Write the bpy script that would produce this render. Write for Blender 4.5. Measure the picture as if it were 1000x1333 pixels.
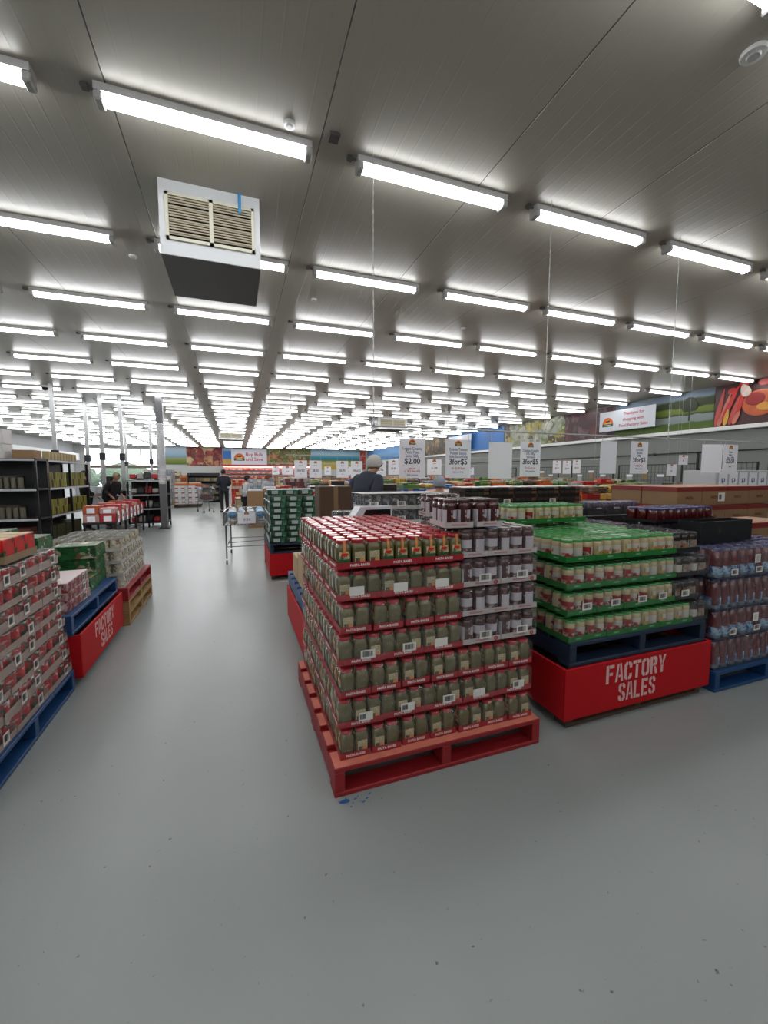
import bpy, bmesh, math, random
from mathutils import Vector, Matrix
random.seed(7)
S = bpy.context.scene
COL = S.collection
for o in list(bpy.data.objects):
    bpy.data.objects.remove(o)

# ------------------------------------------------------------------ camera
cam_data = bpy.data.cameras.new('camera')
cam_data.sensor_fit = 'VERTICAL'; cam_data.sensor_height = 36.0
cam_data.lens = 533.0 / 1333.0 * 36.0
cam_data.clip_end = 300; cam_data.clip_start = 0.05
cam = bpy.data.objects.new('camera', cam_data); COL.objects.link(cam)
cam.location = (0, 0, 1.5)
cam.rotation_euler = (math.radians(90 - 5.2), 0, math.radians(-19.925))
S.camera = cam

# ------------------------------------------------------------------ world, exposure
W = bpy.data.worlds.new('world'); S.world = W; W.use_nodes = True
bg = W.node_tree.nodes['Background']
bg.inputs[0].default_value = (0.86, 0.93, 1.0, 1); bg.inputs[1].default_value = 5.0
S.view_settings.view_transform = 'Standard'; S.view_settings.look = 'None'
S.view_settings.gamma = 1.0; S.view_settings.use_curve_mapping = False
S.view_settings.exposure = 0.5
LAMP = 13.0
S.cycles.use_denoising = True
S.cycles.max_bounces = 7; S.cycles.diffuse_bounces = 4; S.cycles.glossy_bounces = 3
S.cycles.transparent_max_bounces = 10; S.cycles.transmission_bounces = 4
S.cycles.sample_clamp_indirect = 6.0
S.cycles.caustics_reflective = False; S.cycles.caustics_refractive = False

# ------------------------------------------------------------------ materials
def lin(h):
    if not isinstance(h, str): return tuple(h)
    h = h.lstrip('#'); r = [int(h[i:i+2], 16) / 255 for i in (0, 2, 4)]
    return tuple(c / 12.92 if c <= .04045 else ((c + .055) / 1.055) ** 2.4 for c in r)
def rgba(c): return (*lin(c), 1)
MATS = {}
def nodes_of(name):
    m = bpy.data.materials.new(name); m.use_nodes = True
    nt = m.node_tree; return m, nt, nt.nodes['Principled BSDF']
def mat(name, color, rough=.5, metal=0, spec=.5, noise=0, nscale=20, bump=0, bscale=60, coat=0):
    if name in MATS: return MATS[name]
    m, nt, b = nodes_of(name)
    b.inputs['Base Color'].default_value = rgba(color)
    b.inputs['Roughness'].default_value = rough; b.inputs['Metallic'].default_value = metal
    b.inputs['Specular IOR Level'].default_value = spec; b.inputs['Coat Weight'].default_value = coat
    tc = nt.nodes.new('ShaderNodeTexCoord')
    if noise:
        n = nt.nodes.new('ShaderNodeTexNoise'); n.inputs['Scale'].default_value = nscale; n.inputs['Detail'].default_value = 3
        mx = nt.nodes.new('ShaderNodeMix'); mx.data_type = 'RGBA'
        c = lin(color); mx.inputs['A'].default_value = (*[v * (1 - noise) for v in c], 1); mx.inputs['B'].default_value = (*[min(1, v * (1 + noise)) for v in c], 1)
        nt.links.new(tc.outputs['Object'], n.inputs['Vector']); nt.links.new(n.outputs['Fac'], mx.inputs['Factor'])
        nt.links.new(mx.outputs['Result'], b.inputs['Base Color'])
    if bump:
        n = nt.nodes.new('ShaderNodeTexNoise'); n.inputs['Scale'].default_value = bscale; n.inputs['Detail'].default_value = 4
        bp = nt.nodes.new('ShaderNodeBump'); bp.inputs['Strength'].default_value = bump; bp.inputs['Distance'].default_value = .01
        nt.links.new(tc.outputs['Object'], n.inputs['Vector']); nt.links.new(n.outputs['Fac'], bp.inputs['Height']); nt.links.new(bp.outputs['Normal'], b.inputs['Normal'])
    MATS[name] = m; return m
def math_node(nt, op, a, b=None, c=None):
    n = nt.nodes.new('ShaderNodeMath'); n.operation = op
    for i, v in enumerate((a, b, c)):
        if v is None: continue
        if isinstance(v, (int, float)): n.inputs[i].default_value = v
        else: nt.links.new(v, n.inputs[i])
    return n.outputs[0]
def cells(name, palette, size, gap=.06, gapcol='#15110f', rough=.4, band=None, bandz=(.3, .75), seed=0.0, bump=.3):
    """a printed pattern of repeated packages: random cell colours, dark gaps, an optional label band inside each cell"""
    if name in MATS: return MATS[name]
    m, nt, b = nodes_of(name); L = nt.links.new
    tc = nt.nodes.new('ShaderNodeTexCoord'); mp = nt.nodes.new('ShaderNodeMapping'); mp.vector_type = 'POINT'
    mp.inputs['Scale'].default_value = tuple(1 / s for s in size); mp.inputs['Location'].default_value = (seed + .002, seed + .003, .001)
    L(tc.outputs['Object'], mp.inputs['Vector'])
    fl = nt.nodes.new('ShaderNodeVectorMath'); fl.operation = 'FLOOR'; L(mp.outputs[0], fl.inputs[0])
    wn = nt.nodes.new('ShaderNodeTexWhiteNoise'); wn.noise_dimensions = '3D'; L(fl.outputs[0], wn.inputs['Vector'])
    def ramp(pal, fac):
        r = nt.nodes.new('ShaderNodeValToRGB'); r.color_ramp.interpolation = 'CONSTANT'
        e = r.color_ramp.elements; e[0].color = rgba(pal[0]); e[0].position = 0
        e.remove(e[1])
        for i, c in enumerate(pal[1:]):
            k = e.new((i + 1) / len(pal)); k.color = rgba(c)
        L(fac, r.inputs[0]); return r.outputs[0]
    col = ramp(palette, wn.outputs['Value'])
    fr = nt.nodes.new('ShaderNodeVectorMath'); fr.operation = 'FRACTION'; L(mp.outputs[0], fr.inputs[0])
    sp = nt.nodes.new('ShaderNodeSeparateXYZ'); L(fr.outputs[0], sp.inputs[0])
    if band:
        sc = nt.nodes.new('ShaderNodeSeparateColor'); L(wn.outputs['Color'], sc.inputs[0])
        col2 = ramp(band, sc.outputs[1])
        inb = math_node(nt, 'MULTIPLY', math_node(nt, 'GREATER_THAN', sp.outputs[2], bandz[0]), math_node(nt, 'LESS_THAN', sp.outputs[2], bandz[1]))
        mx = nt.nodes.new('ShaderNodeMix'); mx.data_type = 'RGBA'; L(inb, mx.inputs['Factor']); L(col, mx.inputs['A']); L(col2, mx.inputs['B']); col = mx.outputs['Result']
    g = None
    for i in range(3):
        d = math_node(nt, 'ABSOLUTE', math_node(nt, 'SUBTRACT', sp.outputs[i], .5))
        e = math_node(nt, 'GREATER_THAN', d, .5 - gap / 2 if i != 2 else .5 - gap / 2)
        g = e if g is None else math_node(nt, 'MAXIMUM', g, e)
    mx = nt.nodes.new('ShaderNodeMix'); mx.data_type = 'RGBA'; L(g, mx.inputs['Factor']); L(col, mx.inputs['A']); mx.inputs['B'].default_value = rgba(gapcol)
    L(mx.outputs['Result'], b.inputs['Base Color']); b.inputs['Roughness'].default_value = rough
    if bump:
        bp = nt.nodes.new('ShaderNodeBump'); bp.inputs['Strength'].default_value = bump; bp.inputs['Distance'].default_value = .01; bp.invert = True
        L(g, bp.inputs['Height']); L(bp.outputs[0], b.inputs['Normal'])
    MATS[name] = m; return m
def bands(name, stops, axis=2, z0=0, z1=1, wob=.12, scale=3, rough=.6, spec=.3):
    """a printed landscape: colour bands by height with a wavy edge"""
    if name in MATS: return MATS[name]
    m, nt, b = nodes_of(name); L = nt.links.new
    tc = nt.nodes.new('ShaderNodeTexCoord'); sp = nt.nodes.new('ShaderNodeSeparateXYZ'); L(tc.outputs['Object'], sp.inputs[0])
    n = nt.nodes.new('ShaderNodeTexNoise'); n.inputs['Scale'].default_value = scale; n.inputs['Detail'].default_value = 6; L(tc.outputs['Object'], n.inputs['Vector'])
    h = math_node(nt, 'DIVIDE', math_node(nt, 'SUBTRACT', sp.outputs[axis], z0), z1 - z0)
    h = math_node(nt, 'ADD', h, math_node(nt, 'MULTIPLY', math_node(nt, 'SUBTRACT', n.outputs['Fac'], .5), wob))
    r = nt.nodes.new('ShaderNodeValToRGB'); e = r.color_ramp.elements
    e[0].position, e[0].color = stops[0][0], rgba(stops[0][1]); e[1].position, e[1].color = stops[1][0], rgba(stops[1][1])
    for p, c in stops[2:]:
        k = e.new(p); k.color = rgba(c)
    L(h, r.inputs[0]); L(r.outputs[0], b.inputs['Base Color']); b.inputs['Roughness'].default_value = rough; b.inputs['Specular IOR Level'].default_value = spec
    MATS[name] = m; return m
def blobs(name, pal, scale, rough=.6, seed=0, dist=.6, fine=.8):
    """a printed close-up of food: distorted voronoi blobs in a palette"""
    if name in MATS: return MATS[name]
    m, nt, b = nodes_of(name); L = nt.links.new
    tc = nt.nodes.new('ShaderNodeTexCoord'); n = nt.nodes.new('ShaderNodeTexNoise'); n.inputs['Scale'].default_value = scale * 1.3; n.inputs['Detail'].default_value = 4
    mp = nt.nodes.new('ShaderNodeMapping'); mp.inputs['Location'].default_value = (seed, seed, seed); L(tc.outputs['Object'], mp.inputs[0]); L(mp.outputs[0], n.inputs['Vector'])
    ad = nt.nodes.new('ShaderNodeVectorMath'); ad.operation = 'MULTIPLY_ADD'; L(n.outputs['Color'], ad.inputs[0]); ad.inputs[1].default_value = (dist / scale * 2,) * 3; L(mp.outputs[0], ad.inputs[2])
    v = nt.nodes.new('ShaderNodeTexVoronoi'); v.inputs['Scale'].default_value = scale; L(ad.outputs[0], v.inputs['Vector'])
    sc = nt.nodes.new('ShaderNodeSeparateColor'); L(v.outputs['Color'], sc.inputs[0])
    r = nt.nodes.new('ShaderNodeValToRGB'); r.color_ramp.interpolation = 'CONSTANT'; e = r.color_ramp.elements; e[0].color = rgba(pal[0]); e.remove(e[1])
    for i, c in enumerate(pal[1:]): e.new((i + 1) / len(pal)).color = rgba(c)
    L(sc.outputs[0], r.inputs[0])
    mx = nt.nodes.new('ShaderNodeMix'); mx.data_type = 'RGBA'; mx.blend_type = 'MULTIPLY'; mx.inputs['Factor'].default_value = .55
    r2 = nt.nodes.new('ShaderNodeValToRGB'); r2.color_ramp.elements[0].color = (1.2, 1.15, 1.1, 1); r2.color_ramp.elements[1].color = (.3, .28, .26, 1); r2.color_ramp.elements[1].position = .75
    L(v.outputs['Distance'], r2.inputs[0]); L(r2.outputs[0], mx.inputs['B'])
    v2 = nt.nodes.new('ShaderNodeTexVoronoi'); v2.inputs['Scale'].default_value = scale * 3.3; L(ad.outputs[0], v2.inputs['Vector'])
    s2 = nt.nodes.new('ShaderNodeSeparateColor'); L(v2.outputs['Color'], s2.inputs[0]); r3 = nt.nodes.new('ShaderNodeValToRGB'); r3.color_ramp.interpolation = 'CONSTANT'; e = r3.color_ramp.elements; e[0].color = rgba(pal[-1]); e.remove(e[1])
    for i, c in enumerate(reversed(pal[:-1])): e.new((i + 1) / len(pal)).color = rgba(c)
    L(s2.outputs[1], r3.inputs[0]); m3 = nt.nodes.new('ShaderNodeMix'); m3.data_type = 'RGBA'; L(math_node(nt, 'MULTIPLY', math_node(nt, 'GREATER_THAN', s2.outputs[0], .62), fine), m3.inputs['Factor']); L(r.outputs[0], m3.inputs['A']); L(r3.outputs[0], m3.inputs['B']); L(m3.outputs['Result'], mx.inputs['A'])
    L(mx.outputs['Result'], b.inputs['Base Color']); b.inputs['Roughness'].default_value = rough
    MATS[name] = m; return m
def emit(name, color, strength):
    m, nt, b = nodes_of(name)
    b.inputs['Base Color'].default_value = rgba(color); b.inputs['Emission Color'].default_value = rgba(color); b.inputs['Emission Strength'].default_value = strength
    MATS[name] = m; return m
def film_mat(name, fac, milk=.03):
    """clear shrink film: see-through, with a crinkled gloss and a trace of haze"""
    m = bpy.data.materials.new(name); m.use_nodes = True; nt = m.node_tree; L = nt.links.new; nt.nodes.remove(nt.nodes['Principled BSDF'])
    tr = nt.nodes.new('ShaderNodeBsdfTransparent'); gl = nt.nodes.new('ShaderNodeBsdfAnisotropic') if False else nt.nodes.new('ShaderNodeBsdfGlossy'); gl.inputs['Roughness'].default_value = .14; gl.inputs['Color'].default_value = (.95, .95, .97, 1)
    di = nt.nodes.new('ShaderNodeBsdfDiffuse'); di.inputs['Color'].default_value = (.8, .8, .82, 1)
    tc = nt.nodes.new('ShaderNodeTexCoord'); n = nt.nodes.new('ShaderNodeTexNoise'); n.inputs['Scale'].default_value = 22; n.inputs['Detail'].default_value = 3; n.inputs['Distortion'].default_value = 1.5
    bp = nt.nodes.new('ShaderNodeBump'); bp.inputs['Strength'].default_value = .9; bp.inputs['Distance'].default_value = .02
    L(tc.outputs['Object'], n.inputs['Vector']); L(n.outputs['Fac'], bp.inputs['Height']); L(bp.outputs[0], gl.inputs['Normal'])
    r = nt.nodes.new('ShaderNodeMapRange'); r.inputs['From Min'].default_value = .4; r.inputs['From Max'].default_value = .7
    r.inputs['To Min'].default_value = fac * .5; r.inputs['To Max'].default_value = fac * 1.8; L(n.outputs['Fac'], r.inputs['Value'])
    m1 = nt.nodes.new('ShaderNodeMixShader'); m1.inputs[0].default_value = milk; L(tr.outputs[0], m1.inputs[1]); L(di.outputs[0], m1.inputs[2])
    mx = nt.nodes.new('ShaderNodeMixShader'); L(r.outputs[0], mx.inputs[0]); L(m1.outputs[0], mx.inputs[1]); L(gl.outputs[0], mx.inputs[2])
    L(mx.outputs[0], nt.nodes['Material Output'].inputs[0]); MATS[name] = m; return m

# ------------------------------------------------------------------ mesh builder
class MB:
    def __init__(s): s.v = []; s.f = []; s.m = []; s.sm = []; s.T = Matrix()
    def add(s, vs, fs, mi=0, smooth=False):
        o = len(s.v); s.v += [tuple(s.T @ Vector(v)) for v in vs]
        s.f += [tuple(i + o for i in f) for f in fs]; s.m += [mi] * len(fs); s.sm += [smooth] * len(fs); return s
    def box(s, x0, y0, z0, x1, y1, z1, mi=0, top=None):
        s.add([(x0, y0, z0), (x1, y0, z0), (x1, y1, z0), (x0, y1, z0), (x0, y0, z1), (x1, y0, z1), (x1, y1, z1), (x0, y1, z1)],
              [(0, 3, 2, 1), (0, 1, 5, 4), (1, 2, 6, 5), (2, 3, 7, 6), (3, 0, 4, 7)], mi)
        o = len(s.v) - 8; s.f.append((o + 4, o + 5, o + 6, o + 7)); s.m.append(mi if top is None else top); s.sm.append(False); return s
    def cbox(s, x0, y0, z0, x1, y1, z1, c=.004, mi=0, top=None):
        c = min(c, (x1 - x0) / 2.1, (y1 - y0) / 2.1, (z1 - z0) / 2.1)
        V = []; idx = {}
        for ix, X in enumerate((x0, x1)):
            for iy, Y in enumerate((y0, y1)):
                for iz, Z in enumerate((z0, z1)):
                    sx, sy, sz = (1 - 2 * ix) * c, (1 - 2 * iy) * c, (1 - 2 * iz) * c
                    for a, p in enumerate(((X, Y + sy, Z + sz), (X + sx, Y, Z + sz), (X + sx, Y + sy, Z))):
                        idx[(ix, iy, iz, a)] = len(V); V.append(p)
        ctr = Vector(((x0 + x1) / 2, (y0 + y1) / 2, (z0 + z1) / 2)); F = []
        def q(ids):
            ps = [Vector(V[i]) for i in ids]; n = (ps[1] - ps[0]).cross(ps[2] - ps[0]); m = sum(ps, Vector()) / len(ps)
            F.append(tuple(ids) if n.dot(m - ctr) > 0 else tuple(reversed(ids)))
        for a in range(3):
            o = [i for i in range(3) if i != a]
            for sd in (0, 1):
                ids = []
                for p, r in ((0, 0), (1, 0), (1, 1), (0, 1)):
                    k = [0, 0, 0]; k[a] = sd; k[o[0]] = p; k[o[1]] = r; ids.append(idx[(*k, a)])
                q(ids)
        for a in range(3):
            o = [i for i in range(3) if i != a]
            for p in (0, 1):
                for r in (0, 1):
                    k0 = [0, 0, 0]; k0[o[0]] = p; k0[o[1]] = r; k1 = list(k0); k1[a] = 1
                    q([idx[(*k0, o[0])], idx[(*k1, o[0])], idx[(*k1, o[1])], idx[(*k0, o[1])]])
        for ix in (0, 1):
            for iy in (0, 1):
                for iz in (0, 1): q([idx[(ix, iy, iz, a)] for a in range(3)])
        s.add(V, F, mi)
        if top is not None: s.m[len(s.m) - 26 + 5] = top
        return s
    def quad(s, a, b, c, d, mi=0): return s.add([a, b, c, d], [(0, 1, 2, 3)], mi)
    def lathe(s, prof, n=16, mi=0, ex=2.0, smooth=True, cx=0, cy=0, cap=True, sx=1, sy=1):
        """prof: (r, z[, exponent]); ex>2 makes a squarish cross-section"""
        V = []; F = []
        for p in prof:
            e = p[2] if len(p) > 2 else ex
            for i in range(n):
                t = 2 * math.pi * (i + .5) / n; c, d = math.cos(t), math.sin(t)
                k = p[0] / (abs(c) ** e + abs(d) ** e) ** (1 / e)
                V.append((cx + c * k * sx, cy + d * k * sy, p[1]))
        for j in range(len(prof) - 1):
            for i in range(n):
                F.append((j * n + i, j * n + (i + 1) % n, (j + 1) * n + (i + 1) % n, (j + 1) * n + i))
        s.add(V, F, mi, smooth)
        if cap:
            k = len(prof) - 1; s.add([V[k * n + i] for i in range(n)], [tuple(range(n))], mi)
            s.add([V[i] for i in range(n)], [tuple(reversed(range(n)))], mi)
        return s
    def tube(s, a, b, r=.01, n=8, mi=0, smooth=True, r2=None):
        a, b = Vector(a), Vector(b); d = (b - a); q = d.to_track_quat('Z', 'Y').to_matrix().to_4x4(); T0 = s.T
        s.T = T0 @ Matrix.Translation(a) @ q; s.lathe([(r, 0), (r if r2 is None else r2, d.length)], n, mi, smooth=smooth); s.T = T0; return s
    def ell(s, c, r, n=12, k=8, mi=0):
        V = []; F = []
        for j in range(k + 1):
            p = math.pi * j / k
            for i in range(n):
                t = 2 * math.pi * i / n
                V.append((c[0] + r[0] * math.sin(p) * math.cos(t), c[1] + r[1] * math.sin(p) * math.sin(t), c[2] - r[2] * math.cos(p)))
        for j in range(k):
            for i in range(n): F.append((j * n + i, j * n + (i + 1) % n, (j + 1) * n + (i + 1) % n, (j + 1) * n + i))
        return s.add(V, F, mi, True)
    def mesh(s, name, mats):
        me = bpy.data.meshes.new(name); me.from_pydata(s.v, [], s.f)
        for m in (mats if isinstance(mats, (list, tuple)) else [mats]): me.materials.append(m)
        me.polygons.foreach_set('material_index', s.m); me.polygons.foreach_set('use_smooth', s.sm); me.update(); return me
    def build(s, name, mats, parent=None, loc=(0, 0, 0), rz=0):
        return put(name, s.mesh(name, mats), parent, loc, rz)
def put(name, me, parent=None, loc=(0, 0, 0), rz=0):
    o = bpy.data.objects.new(name, me); COL.objects.link(o); o.location = loc; o.rotation_euler = (0, 0, rz); o.parent = parent; return o
def tag(o, label, cat, group=None, kind=None):
    o['label'] = label; o['category'] = cat
    if group: o['group'] = group
    if kind: o['kind'] = kind
    return o
def thing(name, label, cat, loc=(0, 0, 0), rz=0, group=None):
    return tag(put(name, None, None, loc, rz), label, cat, group)
def struct(name, mb, m):
    o = mb.build(name, m); o['kind'] = 'structure'; return o
def copy_tree(o, parent=None):
    c = o.copy(); COL.objects.link(c); c.parent = parent
    for ch in o.children: copy_tree(ch, c)
    return c
class Proto:
    """the first place() uses the built thing itself, later ones copy it with its parts"""
    def __init__(s, root): s.r = root; s.used = False
    def place(s, loc, rz=0, label=None, group=None):
        o = s.r if not s.used else copy_tree(s.r)
        s.used = True; o.location = loc; o.rotation_euler = (0, 0, rz)
        if label: o['label'] = label
        if group: o['group'] = group
        return o
def drop_unused(protos):
    for p in protos:
        if not p.used:
            for ch in list(p.r.children_recursive): bpy.data.objects.remove(ch)
            bpy.data.objects.remove(p.r)
TXT = {}
def text_mesh(s, size, m, bold=0., align='CENTER', sx=1.0, font_shear=0):
    k = (s, size, m.name, bold, align, sx)
    if k in TXT: return TXT[k]
    cu = bpy.data.curves.new('lettering', 'FONT'); cu.body = s; cu.size = size; cu.align_x = align; cu.align_y = 'CENTER'
    cu.offset = bold * size; cu.extrude = .0004; cu.resolution_u = 2; cu.space_line = .9
    o = bpy.data.objects.new('lettering', cu); COL.objects.link(o); bpy.context.view_layer.update()
    me = bpy.data.meshes.new_from_object(o.evaluated_get(bpy.context.evaluated_depsgraph_get()))
    bpy.data.objects.remove(o); bpy.data.curves.remove(cu)
    me.transform(Matrix.Rotation(math.pi / 2, 4, 'X') @ Matrix.Diagonal((sx, 1, 1, 1)))
    me.materials.clear(); me.materials.append(m); me.name = 'lettering'; TXT[k] = me; return me
def text(s, size, m, parent, loc, rz=0, bold=0., align='CENTER', sx=1.0):
    return put('lettering', text_mesh(s, size, m, bold, align, sx), parent, loc, rz)
ORD = ['', 'first', 'second', 'third', 'fourth', 'fifth', 'sixth', 'seventh', 'eighth', 'ninth', 'tenth', 'eleventh', 'twelfth', 'thirteenth', 'fourteenth',
       'fifteenth', 'sixteenth', 'seventeenth', 'eighteenth', 'nineteenth', 'twentieth', 'twenty-first', 'twenty-second', 'twenty-third']

white = mat('white_paint', '#e4e4e2', .45); paper = mat('paper', '#f1eff4', .6); black = mat('black_plastic', '#0c0c0d', .35)
ink = mat('black_ink', '#101012', .6); blue_ink = mat('blue_ink', '#1e2c72', .6); red_ink = mat('red_ink', '#b01820', .6); white_ink = mat('white_ink', '#ece6e2', .6)
steel = mat('galvanised_steel', '#9a9da0', .35, .8); dark_steel = mat('dark_steel', '#26262a', .45, .3); kraft = mat('kraft_cardboard', '#8a6c4d', .8, noise=.12, nscale=9)
orange_ink = mat('orange_ink', '#d0601c', .6); green_ink = mat('green_ink', '#11512c', .6); yellow_ink = mat('yellow_ink', '#e0a83a', .6)

# ------------------------------------------------------------------ the room
H = 3.7; XL, XR, YN, YF = -11.0, 11.4, -9.0, 36.0
def floor_mat():
    m, nt, b = nodes_of('painted_concrete'); L = nt.links.new
    tc = nt.nodes.new('ShaderNodeTexCoord')
    def noise(sc, det=4, dist=0):
        n = nt.nodes.new('ShaderNodeTexNoise'); n.inputs['Scale'].default_value = sc; n.inputs['Detail'].default_value = det; n.inputs['Distortion'].default_value = dist
        L(tc.outputs['Object'], n.inputs['Vector']); return n.outputs['Fac']
    mx = nt.nodes.new('ShaderNodeMix'); mx.data_type = 'RGBA'; mx.inputs['A'].default_value = rgba('#8c918f'); mx.inputs['B'].default_value = rgba('#959a98')
    r = nt.nodes.new('ShaderNodeMapRange'); r.inputs['From Min'].default_value = .2; r.inputs['From Max'].default_value = .8; L(noise(.7, 2), r.inputs['Value']); L(r.outputs[0], mx.inputs['Factor'])
    sp = nt.nodes.new('ShaderNodeMapRange'); sp.inputs['From Min'].default_value = .72; sp.inputs['From Max'].default_value = .78; L(noise(38, 2), sp.inputs['Value'])
    m2 = nt.nodes.new('ShaderNodeMix'); m2.data_type = 'RGBA'; L(sp.outputs[0], m2.inputs['Factor']); L(mx.outputs['Result'], m2.inputs['A']); m2.inputs['B'].default_value = rgba('#4e5356')
    L(m2.outputs['Result'], b.inputs['Base Color'])
    rr = nt.nodes.new('ShaderNodeMapRange'); rr.inputs['From Min'].default_value = .2; rr.inputs['From Max'].default_value = .8; rr.inputs['To Min'].default_value = .285; rr.inputs['To Max'].default_value = .33
    L(noise(1.6, 3), rr.inputs['Value']); L(rr.outputs[0], b.inputs['Roughness'])
    bp = nt.nodes.new('ShaderNodeBump'); bp.inputs['Strength'].default_value = .12; bp.inputs['Distance'].default_value = .02
    L(noise(3.0, 1), bp.inputs['Height'])
    b2 = nt.nodes.new('ShaderNodeBump'); b2.inputs['Strength'].default_value = .12; b2.inputs['Distance'].default_value = .002; L(noise(160, 2), b2.inputs['Height']); L(bp.outputs[0], b2.inputs['Normal'])
    L(b2.outputs[0], b.inputs['Normal']); return m
def ceiling_mat():
    m, nt, b = nodes_of('ceiling_panels'); L = nt.links.new
    tc = nt.nodes.new('ShaderNodeTexCoord'); s = nt.nodes.new('ShaderNodeSeparateXYZ'); L(tc.outputs['Object'], s.inputs[0])
    def line(pitch, off, w):
        f = math_node(nt, 'FRACT', math_node(nt, 'DIVIDE', math_node(nt, 'ADD', s.outputs[0], off), pitch))
        d = math_node(nt, 'MULTIPLY', math_node(nt, 'ABSOLUTE', math_node(nt, 'SUBTRACT', f, .5)), pitch)
        r = nt.nodes.new('ShaderNodeMapRange'); r.inputs['From Min'].default_value = 0; r.inputs['From Max'].default_value = w; r.inputs['To Min'].default_value = 1; r.inputs['To Max'].default_value = 0
        L(d, r.inputs['Value']); return r.outputs[0]
    joint = line(1.22, .62 + .61, .006); rib = line(.1017, .62 + .05, .008)
    n = nt.nodes.new('ShaderNodeTexNoise'); n.inputs['Scale'].default_value = 120; L(tc.outputs['Object'], n.inputs['Vector'])
    mx = nt.nodes.new('ShaderNodeMix'); mx.data_type = 'RGBA'; L(math_node(nt, 'GREATER_THAN', joint, .35), mx.inputs['Factor']); mx.inputs['A'].default_value = rgba('#aaa69b'); mx.inputs['B'].default_value = rgba('#383836')
    L(mx.outputs['Result'], b.inputs['Base Color']); b.inputs['Roughness'].default_value = .38; b.inputs['Specular IOR Level'].default_value = .45
    hgt = math_node(nt, 'ADD', math_node(nt, 'MULTIPLY', rib, .45), joint)
    hgt = math_node(nt, 'ADD', hgt, math_node(nt, 'MULTIPLY', n.outputs['Fac'], .12))
    bp = nt.nodes.new('ShaderNodeBump'); bp.inputs['Strength'].default_value = .5; bp.inputs['Distance'].default_value = .004
    L(hgt, bp.inputs['Height']); L(bp.outputs[0], b.inputs['Normal']); return m
struct('floor', MB().box(XL - .2, YN - .2, -.2, XR + .2, YF + .3, 0), floor_mat())
struct('ceiling', MB().box(XL - .2, YN - .2, H, XR + .2, YF + .3, H + .2), ceiling_mat())
wallm = mat('wall_panel', '#787c77', .55, noise=.04, nscale=2)
struct('wall_right', MB().box(XR, YN - .2, 0, XR + .2, YF + .3, H), wallm)
struct('wall_left', MB().box(XL - .2, YN - .2, 0, XL, YF + .3, H), mat('wall_left_paint', '#b9b9bb', .6))
struct('wall_back', MB().box(XL, YN - .2, 0, XR, YN, H), wallm)
struct('wall_far', MB().box(-5.6, YF, 0, XR, YF + .2, H).box(XL, YF, 3.45, -5.6, YF + .2, H).box(XL, YF, 0, -10.4, YF + .2, 3.45), mat('far_wall_paint', '#b4b6b4', .6))
struct('trim_right', MB().cbox(XR - .12, YN, 2.58, XR, YF, 2.68, .01), white)
# shopfront glazing at the far left
frame = mat('shopfront_frame', '#6d5a50', .5)
wf = MB()
for x in (-10.4, -9.2, -8.0, -6.8, -5.66): wf.box(x, YF + .05, 0, x + .06, YF + .13, 3.45)
wf.box(-10.4, YF + .03, 2.0, -5.6, YF + .15, 2.22); wf.box(-10.4, YF + .05, 0, -5.6, YF + .13, .1)
struct('window_1', wf, frame)
gm, gnt, gb = nodes_of('window_glass'); gb.inputs['Base Color'].default_value = (.9, .97, .95, 1)
gt = gnt.nodes.new('ShaderNodeBsdfTransparent'); gx = gnt.nodes.new('ShaderNodeMixShader'); gx.inputs[0].default_value = .08; gb.inputs['Roughness'].default_value = .05
gnt.links.new(gt.outputs[0], gx.inputs[1]); gnt.links.new(gb.outputs[0], gx.inputs[2]); gnt.links.new(gx.outputs[0], gnt.nodes['Material Output'].inputs[0])
struct('window_2', MB().box(-10.4, YF + .085, .1, -5.6, YF + .095, 3.45), gm)
o = struct('trim_1', MB().box(-40, YF + .3, -.2, 30, YF + 40, -.02), mat('pavement', '#9a9890', .9, noise=.1))

# the long window band high on the left wall: structural soffit and dark openings
soff = MB().box(XL, 12, 2.55, XL + .35, YF, 3.05)
struct('trim_3', soff, white)
opn = MB()
for y in (14.5, 19.5, 24.5, 29.5): opn.box(XL, y, 1.0, XL + .06, y + 3.2, 2.45)
struct('trim_4', opn, mat('dark_opening', '#2b2c30', .4))

# ------------------------------------------------------------------ ceiling lights
lampE = emit('lamp_diffuser', '#fbfdff', LAMP)
capm = mat('lamp_cap', '#bdbcba', .4); lampb = mat('lamp_body', '#c8c6c6', .4)
def make_lamp(detail=True):
    r = thing('ceiling_light', 'white batten light', 'ceiling light', group='rows of batten lights on the ceiling')
    Lh = .6
    MB().box(-Lh - .015, -.046, -.042, Lh + .015, .046, 0).build('lamp_body', lampb, r)
    prof = [(-.038, -.043), (-.037, -.062), (-.028, -.080), (-.010, -.088), (.010, -.088), (.028, -.080), (.037, -.062), (.038, -.043)]
    d = MB(); n = len(prof)
    d.add([(-Lh + .03, y, z) for y, z in prof] + [(Lh - .03, y, z) for y, z in prof], [(i, i + n, i + n + 1, i + 1) for i in range(n - 1)] + [(n - 1, 2 * n - 1, n, 0)])
    d.add([(-Lh + .03, y, z) for y, z in prof], [tuple(range(n))]); d.add([(Lh - .03, y, z) for y, z in prof], [tuple(reversed(range(n)))])
    d.build('diffuser', lampE, r)
    if detail:
        for sx in (-1, 1):
            x0, x1 = sorted((sx * (Lh - .029), sx * (Lh + .018)))
            MB().cbox(x0, -.047, -.092, x1, .047, -.0425, .008).build('end_cap', capm, r)
        MB().cbox(-Lh - .085, -.022, -.026, -Lh - .045, .022, -.001, .006).box(-Lh - .05, -.006, -.02, -Lh - .01, .006, -.008).build('connector', mat('grey_connector', '#5e5d5b', .5), r)
    return Proto(r)
lampA, lampB = make_lamp(), make_lamp(False)
rows = [2.95 + 1.62 * i for i in range(20)]
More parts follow.
